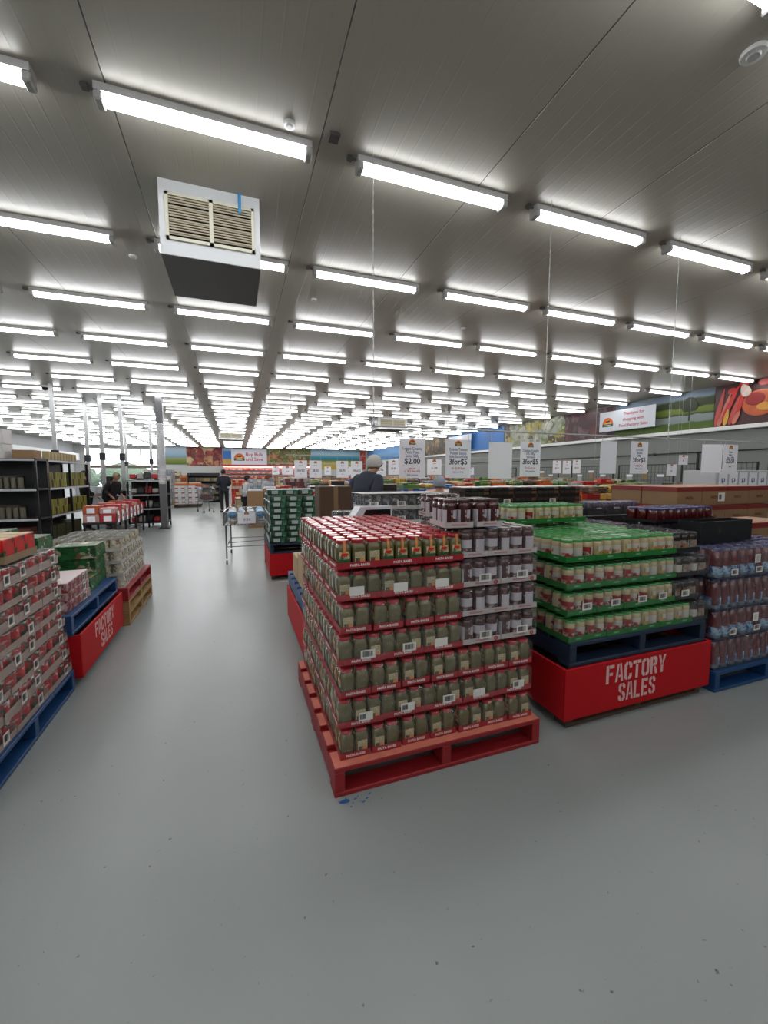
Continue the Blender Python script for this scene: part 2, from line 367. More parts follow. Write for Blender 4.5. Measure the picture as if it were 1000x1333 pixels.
for i, y in enumerate(rows):
    for k in range(-6, 8):
        x = -.05 + 1.53 * k
        if x > 10.7: continue
        side = f'{ORD[7 + k]} from the left wall'
        (lampA if i < 9 else lampB).place((x + random.uniform(-.02, .02), y, H), 0,
            f'white batten light in the {ORD[i + 1]} row from the front, {side}')
for j, y in enumerate((1.33, -.29, -1.91, -3.53, -5.15, -6.77)):  # out-of-view rows, added to light the front faces and near floor
    for k in range(-3, 4):
        lampA.place((.05 + (1.53 if j == 0 else 2.1) * k + (.2 if j == 0 else 0), y, H), 0, f'added batten light out of view, {ORD[j + 1]} row behind the front row, {ORD[k + 4]} from left')

# ceiling air vent box, detectors, domes
def vent_box(x0, x1, yf, yb, zb, label, tape):
    r = thing('ceiling_vent', label, 'vent', ((x0 + x1) / 2, yf, H), group=None)
    w = (x1 - x0) / 2; d = yb - yf; h = H - zb
    MB().add([(-w, 0, 0), (w, 0, 0), (w, d, 0), (-w, d, 0), (-w, .0, -h), (w, .0, -h), (w, d, -h), (-w, d, -h)],
             [(0, 3, 2, 1), (1, 2, 6, 5), (2, 3, 7, 6), (3, 0, 4, 7), (4, 5, 6, 7)]).build('duct_box', mat('duct_grey', '#6a6968', .5), r)
    t = h * .17; b_ = h * .2; s_ = w * .12
    fp = MB()
    fp.box(-w, -.012, -t, w, .0, -.0).box(-w, -.012, -h, w, 0, -h + b_).box(-w, -.012, -h + b_, -w + s_, 0, -t).box(w - s_, -.012, -h + b_, w, 0, -t)
    fp.build('face_panel', mat('vent_white', '#d4d6d8', .45), r)
    gr = MB(); c = .022
    gr.box(-w + s_, -.028, -h + b_, w - s_, -.006, -h + b_ + c).box(-w + s_, -.028, -t - c, w - s_, -.006, -t).box(-w + s_, -.028, -h + b_, -w + s_ + c, -.006, -t).box(w - s_ - c, -.028, -h + b_, w - s_, -.006, -t).box(-.014, -.028, -h + b_, .014, -.006, -t)
    gr.build('grille_frame', mat('grille_cream', '#cfcbb8', .45), r)
    MB().box(-w + s_, -.004, -h + b_, w - s_, -.001, -t).build('backing', mat('duct_dark', '#1c1a18', .7), r)
    z = -t - c - .02; k = 0; sm = mat('slat_cream', '#b5ad98', .5)
    while z > -h + b_ + c:
        for a, b in ((-w + s_ + c, -.014), (.014, w - s_ - c)):
            off = -.006 if (k % 5 == 3) else 0
            MB().add([(a, -.024, z), (b, -.024, z), (b, -.012, z + .016), (a, -.012, z + .016), (a, -.027, z + .002), (b, -.027, z + .002), (b, -.015, z + .018), (a, -.015, z + .018)],
                     [(0, 3, 2, 1), (4, 5, 6, 7), (0, 1, 5, 4), (1, 2, 6, 5), (2, 3, 7, 6), (3, 0, 4, 7)]).build('slat', sm, r, (0, 0, off))
        z -= .0185; k += 1
    if tape:
        MB().box(.2, -.034, -.135, .222, -.029, .0).cbox(.2, -.04, -.15, .224, -.029, -.13, .003).build('ribbon', mat('blue_ribbon', '#3f8fc4', .5), r)
vent_box(-.475, .25, 3.64, 4.42, 3.165, 'white louvred air vent box with a blue ribbon, hanging from the near ceiling', True)
vent_box(-.73, .48, 23.0, 23.8, 3.32, 'small white air vent box hanging from the far ceiling over the aisle', False)
vent_box(5.2, 6.4, 15.0, 15.9, 3.25, 'grey air vent box under the ceiling right of the middle rails', False)
def detector(x, y, label, r=.034):
    t = thing('smoke_detector', label, 'smoke detector', (x, y, H)); MB().lathe([(r, -.018), (r * 1.1, -.008), (r * 1.1, 0)], 16).build('housing', white, t)
    MB().lathe([(r * .5, -.026), (r * .6, -.0185)], 12).build('sensor', capm, t)
detector(.39, 2.82, 'small white round detector on ceiling between the first two lights of front row')
detector(2.62, 1.55, 'white oval detector at the upper right corner of the ceiling', .055)
detector(-.9, 4.95, 'small white detector left of the near air vent box')
detector(1.0, 5.35, 'small white detector on ceiling between second and third light rows')
detector(3.3, 5.6, 'small white detector over the middle of the shop, right of the hanging chain')
MB().cbox(.64, 2.78, H - .022, .71, 2.86, H - .001, .004).build('junction_box', mat('box_grey', '#52504e', .5))
tag(bpy.data.objects['junction_box'], 'dark grey square junction box on the ceiling beside the front row of lights', 'junction box')
for (x, y, w_) in ((-4.9, 8.8, 'leftmost'), (-4.6, 10.6, 'middle'), (-4.35, 12.6, 'rightmost')):
    t = thing('security_camera', f'black dome security camera on the left ceiling, {w_} of three', 'security camera', (x, y, H))
    MB().lathe([(.09, -.05), (.1, 0)], 16).build('base', white, t); MB().ell((0, 0, -.055), (.08, .08, .07), 14, 8).build('dome', mat('dome', '#08080a', .1), t)

# hall columns and power poles on the left
def column(x, y, label, w=.13, z0=0):
    t = thing('steel_column', label, 'column', (x, y, z0))
    MB().cbox(-w / 2, -w / 2, 0, w / 2, w / 2, H - z0 - .001, .008).build('shaft', mat('column_grey', '#5c5c5e', .45, .2), t)
    MB().cbox(-w / 2 - .05, -w / 2 - .05, 0, w / 2 + .05, w / 2 + .05, .02, .004).build('base_plate', dark_steel, t)
    MB().cbox(-w / 2 - .005, -w / 2 - .005, 1.25, w / 2 + .005, w / 2 + .005, 2.9, .004).build('plastic_wrap', film_mat('wrap_film_col', .35, .1), t)
column(-1.9, 12.85, 'grey steel column standing at the aisle edge left of the white cartons', .17)
def pole(x, y, label, z0=0):
    t = thing('power_pole', label, 'pole', (x, y, z0)); MB().cbox(-.045, -.03, 0, .045, .03, H - z0 - .001, .004).build('shaft', mat('alu_pole', '#a7a8a8', .35, .5), t)
    MB().cbox(-.055, -.045, .9 - z0, .055, -.029, 1.05 - z0, .004).build('socket_box', black, t)
    MB().cbox(-.07, -.04, 1.9 - z0, .07, .04, 2.1 - z0, .004).build('clamp', dark_steel, t)
pole(-4.12, 12.25, 'aluminium power pole behind the near black shelving, carrying the number sign')
pole(-3.42, 13.35, 'aluminium power pole rising at the first checkout')
pole(-2.98, 13.5, 'aluminium power pole at the far end of the red goods table')
pole(-4.2, 14.9, 'aluminium power pole at the second checkout'); pole(-3.0, 17.9, 'aluminium power pole at the third checkout'); pole(-2.95, 19.3, 'aluminium power pole at the fourth checkout')
pole(-4.6, 21.5, 'aluminium power pole at the farthest checkout near the window')

# ------------------------------------------------------------------ pallets and red surrounds
red_paint = mat('red_paint', '#8f1a20', .55, noise=.2, nscale=14, bump=.2); worn = mat('worn_salmon_wood', '#c9735f', .75, noise=.22, nscale=16, bump=.3)
blue_paint = mat('blue_paint', '#15406f', .5, noise=.25, nscale=12, bump=.2); blue_dark = mat('dark_blue_paint', '#16283f', .55, noise=.25, nscale=12, bump=.2)
wood = mat('raw_wood', '#9c7a4c', .75, noise=.2, nscale=14, bump=.3); wood_dark = mat('dark_old_wood', '#4a382a', .8, noise=.25, nscale=14, bump=.3)
def pallet(label, x0, y0, z0=0, rot=False, side=red_paint, topm=None, L=1.17, h=.145, full=True, group=None, dz=0):
    """bearers run away from the viewer when rot is False"""
    topm = topm or side; bt = .024; r = thing('pallet', label, 'pallet', (x0 + L / 2, y0 + L / 2, z0), math.pi / 2 if rot else 0, group); q = L / 2
    for bx in (-q + .025, 0, q - .025):
        MB().cbox(bx - .025, -q, bt, bx + .025, q, h - bt, .003, 0).build('bearer', side, r)
    ns = 7 if full else 3
    for k in range(ns):
        w = L / 7 * .74; y = -q + w / 2 + (L - w) * k / (ns - 1) if full else -q + w / 2 + (L - w) * k / 2
        MB().cbox(-q, y - w / 2, h - bt, q, y + w / 2, h, .003, 0, top=1).build('deck_board', [side, topm], r)
    for k in range(3):
        w = .1; y = -q + w / 2 + (L - w) * k / 2
        MB().cbox(-q, y - w / 2, 0, q, y + w / 2, bt - .001, .003, 0).build('bottom_board', side, r)
    return r
STEN = {  # stencil letters: polygons in a box 0.62 wide, 1 high
 'F': [[(0, 0), (.2, 0), (.2, 1), (0, 1)], [(.24, .82), (.6, .82), (.6, 1), (.24, 1)], [(.24, .42), (.5, .42), (.5, .58), (.24, .58)]],
 'A': [[(0, 0), (.17, 0), (.285, .98), (.16, 1)], [(.32, 1), (.46, 1), (.62, 0), (.45, 0)], [(.25, .25), (.4, .25), (.38, .38), (.27, .38)]],
 'C': [[(.27, 0), (.27, .17), (.2, .22), (.2, .78), (.27, .83), (.27, 1), (.12, .98), (0, .85), (0, .15), (.12, .02)], [(.32, 1), (.32, .84), (.4, .78), (.4, .66), (.6, .66), (.6, .86), (.48, .98)], [(.32, 0), (.32, .16), (.4, .22), (.4, .34), (.6, .34), (.6, .14), (.48, .02)]],
 'T': [[(.2, 0), (.4, 0), (.4, .78), (.2, .78)], [(-.02, .82), (.29, .82), (.29, 1), (-.02, 1)], [(.33, .82), (.62, .82), (.62, 1), (.33, 1)]],
 'O': [[(.28, 0), (.28, .17), (.2, .22), (.2, .78), (.28, .83), (.28, 1), (.12, .98), (0, .85), (0, .15), (.12, .02)], [(.33, 0), (.33, .17), (.41, .22), (.41, .78), (.33, .83), (.33, 1), (.49, .98), (.61, .85), (.61, .15), (.49, .02)]],
 'R': [[(0, 0), (.2, 0), (.2, 1), (0, 1)], [(.24, 1), (.24, .84), (.36, .8), (.36, .64), (.24, .6), (.24, .44), (.5, .48), (.58, .6), (.58, .88), (.46, 1)], [(.3, .41), (.47, .43), (.62, 0), (.42, 0)]],
 'Y': [[(.2, 0), (.4, 0), (.4, .42), (.2, .42)], [(-.02, 1), (.17, 1), (.3, .62), (.26, .46), (.2, .46)], [(.62, 1), (.43, 1), (.32, .62), (.34, .46), (.4, .46)]],
 'S': [[(.28, 1), (.28, .84), (.2, .8), (.2, .7), (.28, .62), (.28, .42), (.02, .6), (0, .86), (.12, .98)], [(.33, 1), (.33, .84), (.4, .8), (.4, .68), (.6, .68), (.6, .86), (.48, .98)], [(.33, 0), (.33, .16), (.41, .2), (.41, .3), (.33, .38), (.33, .58), (.6, .4), (.61, .14), (.49, .02)], [(.28, 0), (.28, .16), (.2, .2), (.2, .32), (0, .32), (0, .14), (.12, .02)]],
 'L': [[(0, 0), (.2, 0), (.2, 1), (0, 1)], [(.24, 0), (.56, 0), (.56, .18), (.24, .18)]],
 'E': [[(0, 0), (.2, 0), (.2, 1), (0, 1)], [(.24, 0), (.58, 0), (.58, .17), (.24, .17)], [(.24, .42), (.5, .42), (.5, .57), (.24, .57)], [(.24, .83), (.58, .83), (.58, 1), (.24, 1)]]}
def stencil(word, height, w):
    m = MB(); n = len(word)
    for i, ch in enumerate(word):
        for p in STEN[ch]:
            x0 = (i - n / 2) * w * 1.12
            m.add([(x0 + x * w / .62, 0, z * height) for x, z in p], [tuple(range(len(p)))])
    return m
skirt_red = mat('red_board', '#b40e18', .6, spec=.25, noise=.05, nscale=4); spray = mat('sprayed_white', '#e2b4b2', .7, noise=.12, nscale=40)
def surround(label, x0, y0, x1, y1, z0=.06, z1=.375, faces='flr', word='f'):
    r = thing('pallet_surround', label, 'pallet surround', ((x0 + x1) / 2, (y0 + y1) / 2, 0), 0, None); w, d, t = (x1 - x0) / 2, (y1 - y0) / 2, .016
    MB().cbox(-w, -d, z0, w, -d + t, z1, .003).build('front_panel', skirt_red, r)
    MB().cbox(-w, -d + t + .001, z0, -w + t, d - t - .001, z1, .003).build('side_panel', skirt_red, r)
    MB().cbox(w - t, -d + t + .001, z0, w, d - t - .001, z1, .003).build('side_panel', skirt_red, r)
    MB().cbox(-w, d - t, z0, w, d, z1, .003).build('rear_panel', skirt_red, r)
    if word == 'f':
        stencil('FACTORY', .115, .066).build('lettering', spray, r, (-.06, -d - .0015, .235)); stencil('SALES', .115, .058).build('lettering', spray, r, (-.05, -d - .0015, .105))
    elif word == 'r':
        stencil('FACTORY', .115, .066).build('lettering', spray, r, (w + .0015, .0, .235), math.pi / 2); stencil('SALES', .115, .058).build('lettering', spray, r, (w + .0015, .03, .105), math.pi / 2)
    return r
# main red pallet
pallet('red painted pallet with worn salmon top boards under the green pesto jars', .39, 1.745, 0, side=red_paint, topm=worn)
# pallet with red surround, right of it
surround('red board surround reading factory sales in front of the green lidded jars', 1.76, 1.775, 3.02, 2.98)
pallet('dark wooden pallet whose feet show under the front red surround', 1.80, 1.80, 0, side=wood_dark, full=False, h=.13)
pallet('dark wooden pallet hidden in the front red surround, upper one', 1.80, 1.80, .131, side=wood_dark, full=False, h=.22)
pallet('dark navy pallet on the front red surround carrying the green lidded jars', 1.80, 1.79, .376, side=blue_dark)
pallet('blue pallet on the floor under the bottles in blue labels', 3.06, 1.76, 0, side=blue_paint)
# left of the aisle
pallet('bright blue pallet under the stack of red tins at the left edge', -2.27, 2.16, 0, rot=True, side=blue_paint)
surround('red board surround reading factory sales at the left side of the aisle', -2.3, 3.36, -1.06, 4.50, word='r')
pallet('dark wooden pallet under the left red surround', -2.26, 3.345 + .03, 0, rot=True, side=wood_dark, full=False, h=.13, L=1.1)
pallet('dark wooden pallet inside the left red surround', -2.26, 3.375, .131, rot=True, side=wood_dark, full=False, h=.22, L=1.1)
pallet('blue pallet on the left red surround carrying pink trays and green crates', -2.27, 3.34, .376, rot=True, side=blue_paint)
pallet('raw wooden pallet at the bottom of the pile under the white tins', -2.2, 4.6, 0, rot=True, side=wood, h=.13)
pallet('raw wooden pallet in the middle of the pile under the white tins', -2.2, 4.6, .131, rot=True, side=wood, h=.12)
pallet('red painted pallet at the top of the pile under the white tins', -2.2, 4.59, .252, rot=True, side=red_paint, h=.13)
# middle block behind the pesto jars
surround('red board surround along the aisle behind the pesto pallet, carrying brown cartons', .47, 3.02, 1.70, 4.23, word='')
pallet('dark wooden pallet under the aisle surround behind the pesto pallet', .50, 3.04, 0, side=wood_dark, full=False, h=.13)
pallet('dark wooden pallet inside the aisle surround behind the pesto pallet', .50, 3.04, .131, side=wood_dark, full=False, h=.22)
pallet('blue pallet on the aisle surround behind the pesto pallet', .48, 3.03, .376, side=blue_paint)
surround('red board surround under the green tins, beside the wire basket table', .43, 5.93, 1.63, 7.1, word='')
pallet('dark wooden pallet whose feet show under the green tins', .45, 5.95, 0, side=wood_dark, full=False, h=.13, L=1.13)
pallet('dark wooden pallet inside the red surround of the green tins', .45, 5.95, .131, side=wood_dark, full=False, h=.22, L=1.13)
pallet('navy blue pallet right under the green tins', .44, 5.94, .376, side=blue_dark)

# ------------------------------------------------------------------ jars and packs
pesto = mat('pesto_green', '#5d5632', .25, noise=.3, nscale=90, bump=.15, bscale=200, coat=.6); lid_red = mat('lid_red', '#b3202b', .3, coat=.4)
lab_cream = cells('label_cream', ['#b9ab86', '#a89a78', '#c7bb9a', '#9d8f6c'], (.004, .05, .003), gap=.0, rough=.5, bump=0)
lab_front = blobs('label_front', ['#3c4a1e', '#c8b878', '#c9b58a', '#4d5a26', '#d9c9a0'], 45, .5); lab_orange = mat('label_orange', '#d68a4a', .5); lab_red = mat('label_red_oval', '#c8141e', .4)
def lab_quad(m, y, x0, x1, z0, z1, mi, back=False):
    m.quad(*([(x0, y, z0), (x1, y, z0), (x1, y, z1), (x0, y, z1)] if not back else [(x1, y, z0), (x0, y, z0), (x0, y, z1), (x1, y, z1)]), mi)
def barcode(m, y, x0, x1, z0, z1, mi, n=9, back=False):
    rnd = random.Random(5); x = x0; st = (x1 - x0) / n
    for i in range(n):
        w = st * rnd.choice((.35, .6, .75)); lab_quad(m, y, x, x + w, z0, z1, mi, back); x += st
def jar_mesh():
    m = MB(); h = .0335
    m.lathe([(h * .9, 0, 5), (h, .004, 6), (h, .088, 6), (h * .93, .1, 5), (.027, .109, 2.6), (.0255, .113, 2)], 20, 0)
    lab_quad(m, -h - .0006, -.024, .024, .02, .078, 1); lab_quad(m, -h - .0008, -.024, .024, .02, .042, 6)
    m.add([(.018 * math.cos(t * math.pi / 6), -h - .001, .064 + .008 * math.sin(t * math.pi / 6)) for t in range(12)], [tuple(range(12))], 3)
    lab_quad(m, -h - .0012, -.006, .006, .07, .098, 2)
    m.quad((-.006, -h + .0, .098), (.006, -h, .098), (.006, -.0295, .116), (-.006, -.0295, .116), 2)
    lab_quad(m, -.0302, -.006, .006, .112, .128, 2)
    lab_quad(m, h + .0006, -.024, .024, .018, .075, 4, True); barcode(m, h + .001, .0, .02, .022, .044, 5, 8, True)
    lab_quad(m, h + .001, -.02, -.002, .024, .042, 2, True)
    s2 = MB(); s2.T = Matrix.Rotation(math.pi / 2, 4, 'Z')
    return m.mesh('jar', [pesto, lab_front, lab_orange, lab_red, lab_cream, ink, green_ink])
JAR = jar_mesh()
LID = MB().lathe([(.0275, .112), (.029, .1135), (.029, .127), (.0278, .129)], 20).lathe([(.024, .1292), (.0, .1285)], 20, cap=False).mesh('lid', lid_red)
def tray_mesh(w, d, h, t=.002, low=None):
    """open cardboard tray; the front edge dips when low is given"""
    m = MB(); w /= 2; d /= 2
    m.box(-w, -d, 0, w, d, .002).box(-w, -d, .002, w, -d + t, low or h).box(-w, d - t, .002, w, d, low or h).box(-w, -d + t, .002, -w + t, d - t, h).box(w - t, -d + t, .002, w, d - t, h)
    return m
def film_mesh(w, d, z0, z1, c=.014):
    m = MB(); w /= 2; d /= 2
    R = [(w, d, z0), (w, d, z1 - c), (w - c, d - c, z1)]
    V = []; F = []
    for (a, b, z) in R: V += [(-a, -b, z), (a, -b, z), (a, b, z), (-a, b, z)]
    for j in range(2):
        for i in range(4): F.append((j * 4 + i, j * 4 + (i + 1) % 4, j * 4 + 4 + (i + 1) % 4, j * 4 + 4 + i))
    F.append((8, 9, 10, 11)); return m.add(V, F)
film = film_mat('shrink_film', .05, .02); film_strong = film_mat('shrink_film_strong', .08, .03); stick = mat('sticker_white', '#dedad4', .5)
def sticker_mesh(w, h, kind='bar'):
    m = MB().box(-w / 2, -.0008, 0, w / 2, 0, h)
    if kind == 'bar': barcode(m, -.0012, -w * .36, w * .36, h * .22, h * .86, 1, 14)
    elif kind == 'half': barcode(m, -.0012, -w * .4, 0, h * .2, h * .8, 1, 8)
    elif kind == 'square':
        for k in range(5): lab_quad(m, -.0012, -w * .3, w * .3 - (k % 2) * w * .2, h * (.2 + k * .13), h * (.24 + k * .13), 1)
    return m.mesh('sticker', [stick, ink])
STICK = {k: sticker_mesh(.072, .042, k) for k in ('bar', 'half', 'blank')}
def pack(name, label, cat, item, lid, nx, ny, pitch, traym, tray_h, lab, film_z, sticker=None, group=None, lets=None, filmm=film, rots=(0, 1, 2, 3), seed=0, item_name='jar', itemz=.002, sticker_x=None, low=None, pm=.004):
    rnd = random.Random(seed); w, d = nx * pitch + pm, ny * pitch + pm
    r = thing(name, label, cat, group=group)
    tr = tray_mesh(w, d, tray_h, low=low).build('tray', traym, r)
    if lets: text(lets[0], lets[1], lets[2], tr, (0, -d / 2 - .0006, tray_h * .5), 0, .02); text(lets[0], lets[1], lets[2], tr, (-w / 2 - .0006, 0, tray_h * .5), -math.pi / 2, .02)
    for i in range(nx):
        for j in range(ny):
            it = item if not isinstance(item, list) else rnd.choice(item)
            o = put(item_name, it, r, ((i - (nx - 1) / 2) * pitch, (j - (ny - 1) / 2) * pitch, itemz), rnd.choice(rots) * math.pi / 2)
            if lid: put('lid', lid, o, (0, 0, 0), 0)
    if film_z: film_mesh(w + .003, d + .003, .004, film_z).build('film', filmm, r)
    if sticker:
        put('sticker', STICK[sticker], r, (sticker_x if sticker_x is not None else rnd.uniform(-.035, .035), -d / 2 - .003, tray_h * .75), 0)
    return Proto(r)
tray_red = mat('tray_red', '#9c1622', .5)
PL = ('PASTA BAKES', .016, white_ink)
PJ = [pack('pesto_jar_pack', '', 'jar pack', JAR, LID, 3, 2, .0725, tray_red, .03, None, .133, st, lets=PL, seed=i, rots=(2, 2, 1, 3, 2, 0, 1)) for i, st in enumerate(('bar', 'blank', 'half', None, None, None, None))]
PJT = [pack('pesto_jar_pack', '', 'jar pack', JAR, LID, 3, 2, .0725, tray_red, .03, None, None if i else .134, None, lets=PL, seed=20 + i, rots=(0, 0, 1, 2)) for i in range(3)]
PW, PD, LZ = .222, .15, .1545
X0, Y0, Z0 = .425, 1.79, .146
def at_side(z, k, n, where): return f'{where}'
for layer in range(7):
    wide = layer % 2 == 1 or layer == 6
    z = Z0 + LZ * layer; full = layer < 3
    nx = (5 if full else 3) if wide else (7 if full else 4)
    ny = 7 if wide else 5
    dx, dy = (PW, PD) if wide else (PD, PW)
    span = 1.11 if full else .66
    dx = span / nx; dy = 1.11 / ny
    # the top layer stands one pack forward with a gap, as in the photograph
    for i in range(nx):
        for j in range(ny):
            if not (j == 0 or i == 0 or layer == 6 or (layer == 2 and 0)): continue
            x = X0 + dx * (i + .5) + random.uniform(-.003, .003) + (0 if layer != 6 else -.012); y = Y0 + dy * (j + .5) + random.uniform(-.004, .004)
            if layer == 6: y -= .02
            src = random.choice(PJ[:3]) if wide and layer != 6 else (random.choice(PJT) if layer == 6 else random.choice(PJ[3:]))
            if layer == 6 and j > 2: src = PJT[j % 3]
            pos = f'{ORD[i + 1]} from the left' if j == 0 else (f'{ORD[j + 1]} from front, aisle side' if i == 0 else f'{ORD[j + 1]} row back, {ORD[i + 1]} from the aisle')
            src.place((x, y, z), (0 if wide else math.pi / 2) + random.uniform(-.022, .022), f'red tray of green pesto jars, {"top layer" if layer == 6 else ORD[layer + 1] + " layer up"}, {pos}', 'pesto jar packs on the red pallet')
# hidden core: the inner packs, plain boxes of the same jars seen only through the gaps
# chocolate coloured jars in white trays
maroon = mat('jar_maroon', '#43191a', .18, coat=.7, noise=.2, nscale=40); lab_white = mat('label_white', '#b9b2ba', .5)
lab_nut = blobs('label_nut', ['#b9b2ba', '#c3bcc4', '#6a2f20', '#b0a8b0', '#3c1712'], 38, .45, dist=.4); lid_brown = mat('lid_maroon', '#3e1214', .3, coat=.5)
def round_jar2(r, h, z0, zm, z1, arc, n, neck):
    m = MB(); m.lathe([(r * .92, 0), (r, .004), (r, z0), (r, zm), (r, z1), (r, h * .78), (r * .93, h * .84), (r * neck, h * .88), (r * neck, h * .9)], n, 0)
    for q in (2, 3):
        for a in range(n):
            if arc[0] <= a < arc[1]: m.m[q * n + a] = 1 if q == 2 else (4 if arc[0] + 1 <= a < arc[1] - 1 else 1)
            elif arc[2] <= a < arc[3]: m.m[q * n + a] = 2
    return m
def round_jar(r, h, body, labm, z0, z1, zl, arc=(0, 9), n=20, upper=None, neck=.8):
    if zl: return round_jar2(r, h, z0, zl, z1, arc, n, neck)
    """a round jar; label faces are picked out of the cylinder by angle"""
    m = MB(); m.lathe([(r * .92, 0), (r, .004), (r, z0), (r, z1), (r, h * .78), (r * .93, h * .84), (r * neck, h * .88), (r * neck, h * .9)], n, 0)
    base = 0
    for k in range(2 * n, 3 * n):      # the ring of faces between z0 and z1
        a = (k - 2 * n)
        if arc[0] <= a < arc[1]: m.m[k] = 1
        elif len(arc) > 2 and arc[2] <= a < arc[3]: m.m[k] = 2
    if upper:
        for k in range(3 * n, 4 * n): m.m[k] = 3
    return m
ARC = (7, 20, 0, 5)
lab_cacao = blobs('label_cacao', ['#4a2018', '#5e2c1c', '#38140f', '#b9b2ba', '#6a3a28'], 30, .45, seed=2, dist=.3)
CHOC = round_jar(.036, .14, maroon, lab_nut, .016, .088, .045, (9, 18, 2, 7)).mesh('jar', [maroon, lab_cacao, lab_white, maroon, lab_white])
LIDB = MB().lathe([(.031, .122), (.033, .1235), (.033, .138), (.0315, .14)], 20).mesh('lid', lid_brown)
tray_white = mat('tray_white', '#b5acaa', .6)
def add_rosette(p, d, x):
    for ch in p.r.children:
        if ch.name.startswith('tray'):
            m = MB()
            for k in range(8):
                t = k * math.pi / 4; m.add([(x + .009 * math.cos(t) + .005 * math.cos(a * math.pi / 3), -d, .0125 + .0075 * math.sin(t) + .005 * math.sin(a * math.pi / 3)) for a in range(6)], [tuple(range(6))])
            m.build('emblem', red_ink, ch)
CP = []
for i, st in enumerate(('bar', None, None)):
    p = pack('chocolate_jar_pack', '', 'jar pack', CHOC, LIDB, 3, 2, .0755, tray_white, .027, None, .143 if i < 2 else None, st, lets=('NUTS & CACAO', .011, red_ink), seed=40 + i, rots=(0, 0, 3, 1))
    add_rosette(p, .0785, .085); CP.append(p)
CW, CD = .2305, .155
cz0 = Z0 + 3 * LZ + .004
for layer, (kind, xa, n, ya) in enumerate(((0, 1.09, 2, 1.80), (1, 1.085, 3, 1.80), (0, 1.08, 2, 1.80), (1, 1.075, 3, 1.80))):
    for i in range(n):
        for j in range(3 if kind == 0 else 2):
            if j > 0 and layer < 3: continue
            if kind == 0: x = xa + .235 * (i + .5); y = ya + .078 + .157 * j; s_ = CP[0]
            else: x = xa + .157 * (i + .5); y = ya + .115 + .236 * j; s_ = CP[1]
            s_.place((x, y, cz0 + LZ * layer), 0 if kind == 0 else math.pi / 2, f'white tray of dark brown jars, {ORD[layer + 1]} layer, {ORD[i + 1]} from left, {ORD[j + 1]} row', 'dark brown jar packs in white trays')
zt = cz0 + 4 * LZ
CP[2].place((1.08, 1.93, zt), math.pi / 2 - .12, 'white tray of dark brown jars without film, left one on top of its stack', 'dark brown jar packs in white trays')
CP[2].place((1.245, 1.925, zt), math.pi / 2, 'white tray of dark brown jars without film, right one on top of its stack', 'dark brown jar packs in white trays')
for k in range(-3, 5):
    CP[1].place((1.28, 2.45, cz0 + LZ * k), 0, f'filmed tray of dark brown jars in the rear pile, {ORD[k + 4]} from bottom', 'dark brown jar packs in white trays')
    if k > 0: CP[1].place((1.03 if k < 4 else 1.045, 2.62, cz0 + LZ * k), 0, f'filmed tray of dark jars deep behind the pesto lids, {ORD[k]} from bottom', 'dark brown jar packs in white trays') if k == 99 else None

# green lidded jars
cream = mat('jar_cream', '#b3a47c', .25, coat=.5, noise=.15, nscale=60); lid_green = mat('lid_green', '#3c9648', .2, coat=.8); tray_green = mat('tray_green', '#0f6a24', .5)
lab_redw = blobs('label_red_white', ['#a01c20', '#b8b0a0', '#8c1a1c', '#b4a888', '#6a1414'], 34, .45, seed=2, dist=.3); lab_veg = blobs('label_vegetables', ['#b8b39a', '#c06a28', '#6a8a3a', '#c7c2ae', '#d0a04a', '#b0ab94'], 36, .45, seed=4, dist=.4)
lab_pale = mat('label_pale', '#b5afa6', .5); ragu = mat('jar_ragu', '#7e2a1c', .25, coat=.5)
lab_redband = mat('label_red_band', '#8e2220', .45)
GJ1 = round_jar(.0345, .125, cream, lab_redw, .010, .08, .052, ARC, neck=.86).mesh('jar', [cream, lab_redw, lab_pale, cream, lab_redband])
GJ2 = round_jar(.0345, .125, cream, lab_veg, .010, .08, .052, ARC, neck=.86).mesh('jar', [cream, lab_veg, lab_pale, cream, lab_pale])
GJ3 = round_jar(.0345, .125, ragu, lab_redw, .010, .08, .052, ARC, neck=.86).mesh('jar', [cream, lab_redw, lab_pale, cream, lab_pale])
LIDG = MB().lathe([(.0305, .11), (.0322, .1115), (.0322, .124), (.031, .1255)], 20).lathe([(.026, .1256), (.0, .125)], 20, cap=False).mesh('lid', lid_green)
GL = ('SIMPLY', .014, mat('tray_letter', '#7fb98a', .6))
GP = [pack('green_lid_jar_pack', '', 'jar pack', it, LIDG, 3, 2, .073, tray_green, .034, None, fz, st, lets=GL, seed=60 + i, rots=(0, 0, 3, 1, 2))
      for i, (it, st, fz) in enumerate((([GJ1, GJ3], None, .13), (GJ2, None, .13), ([GJ1, GJ3], 'bar', .13), (GJ2, 'bar', .13), ([GJ1, GJ3, GJ2], None, None), (GJ2, None, None)))]
orangel = blobs('label_orange_white', ['#a65a2a', '#a9a298', '#b0763c', '#8c857c', '#4a2c1e'], 30, .45, seed=8, dist=.3); coffee = mat('jar_coffee', '#20120d', .2, coat=.6); lid_black = mat('lid_black', '#2d2f34', .2, coat=.6)
BJ = round_jar(.0345, .125, coffee, orangel, .014, .075, 0, ARC, neck=.86).mesh('jar', [coffee, orangel, lab_pale, coffee])
LIDK = MB().lathe([(.0305, .11), (.0322, .1115), (.0322, .124), (.031, .1255)], 20).mesh('lid', lid_black)
tray_black = mat('tray_black', '#15161a', .4)
KP = [pack('black_lid_jar_pack', '', 'jar pack', BJ, LIDK, 3, 2, .073, tray_black, .03, None, fz, st, seed=80 + i, rots=(0, 0, 3, 1)) for i, (st, fz) in enumerate(((None, .13), ('bar', .13), (None, None)))]
gx0, gy0, gz0, glz = 1.795, 1.80, .522, .1585
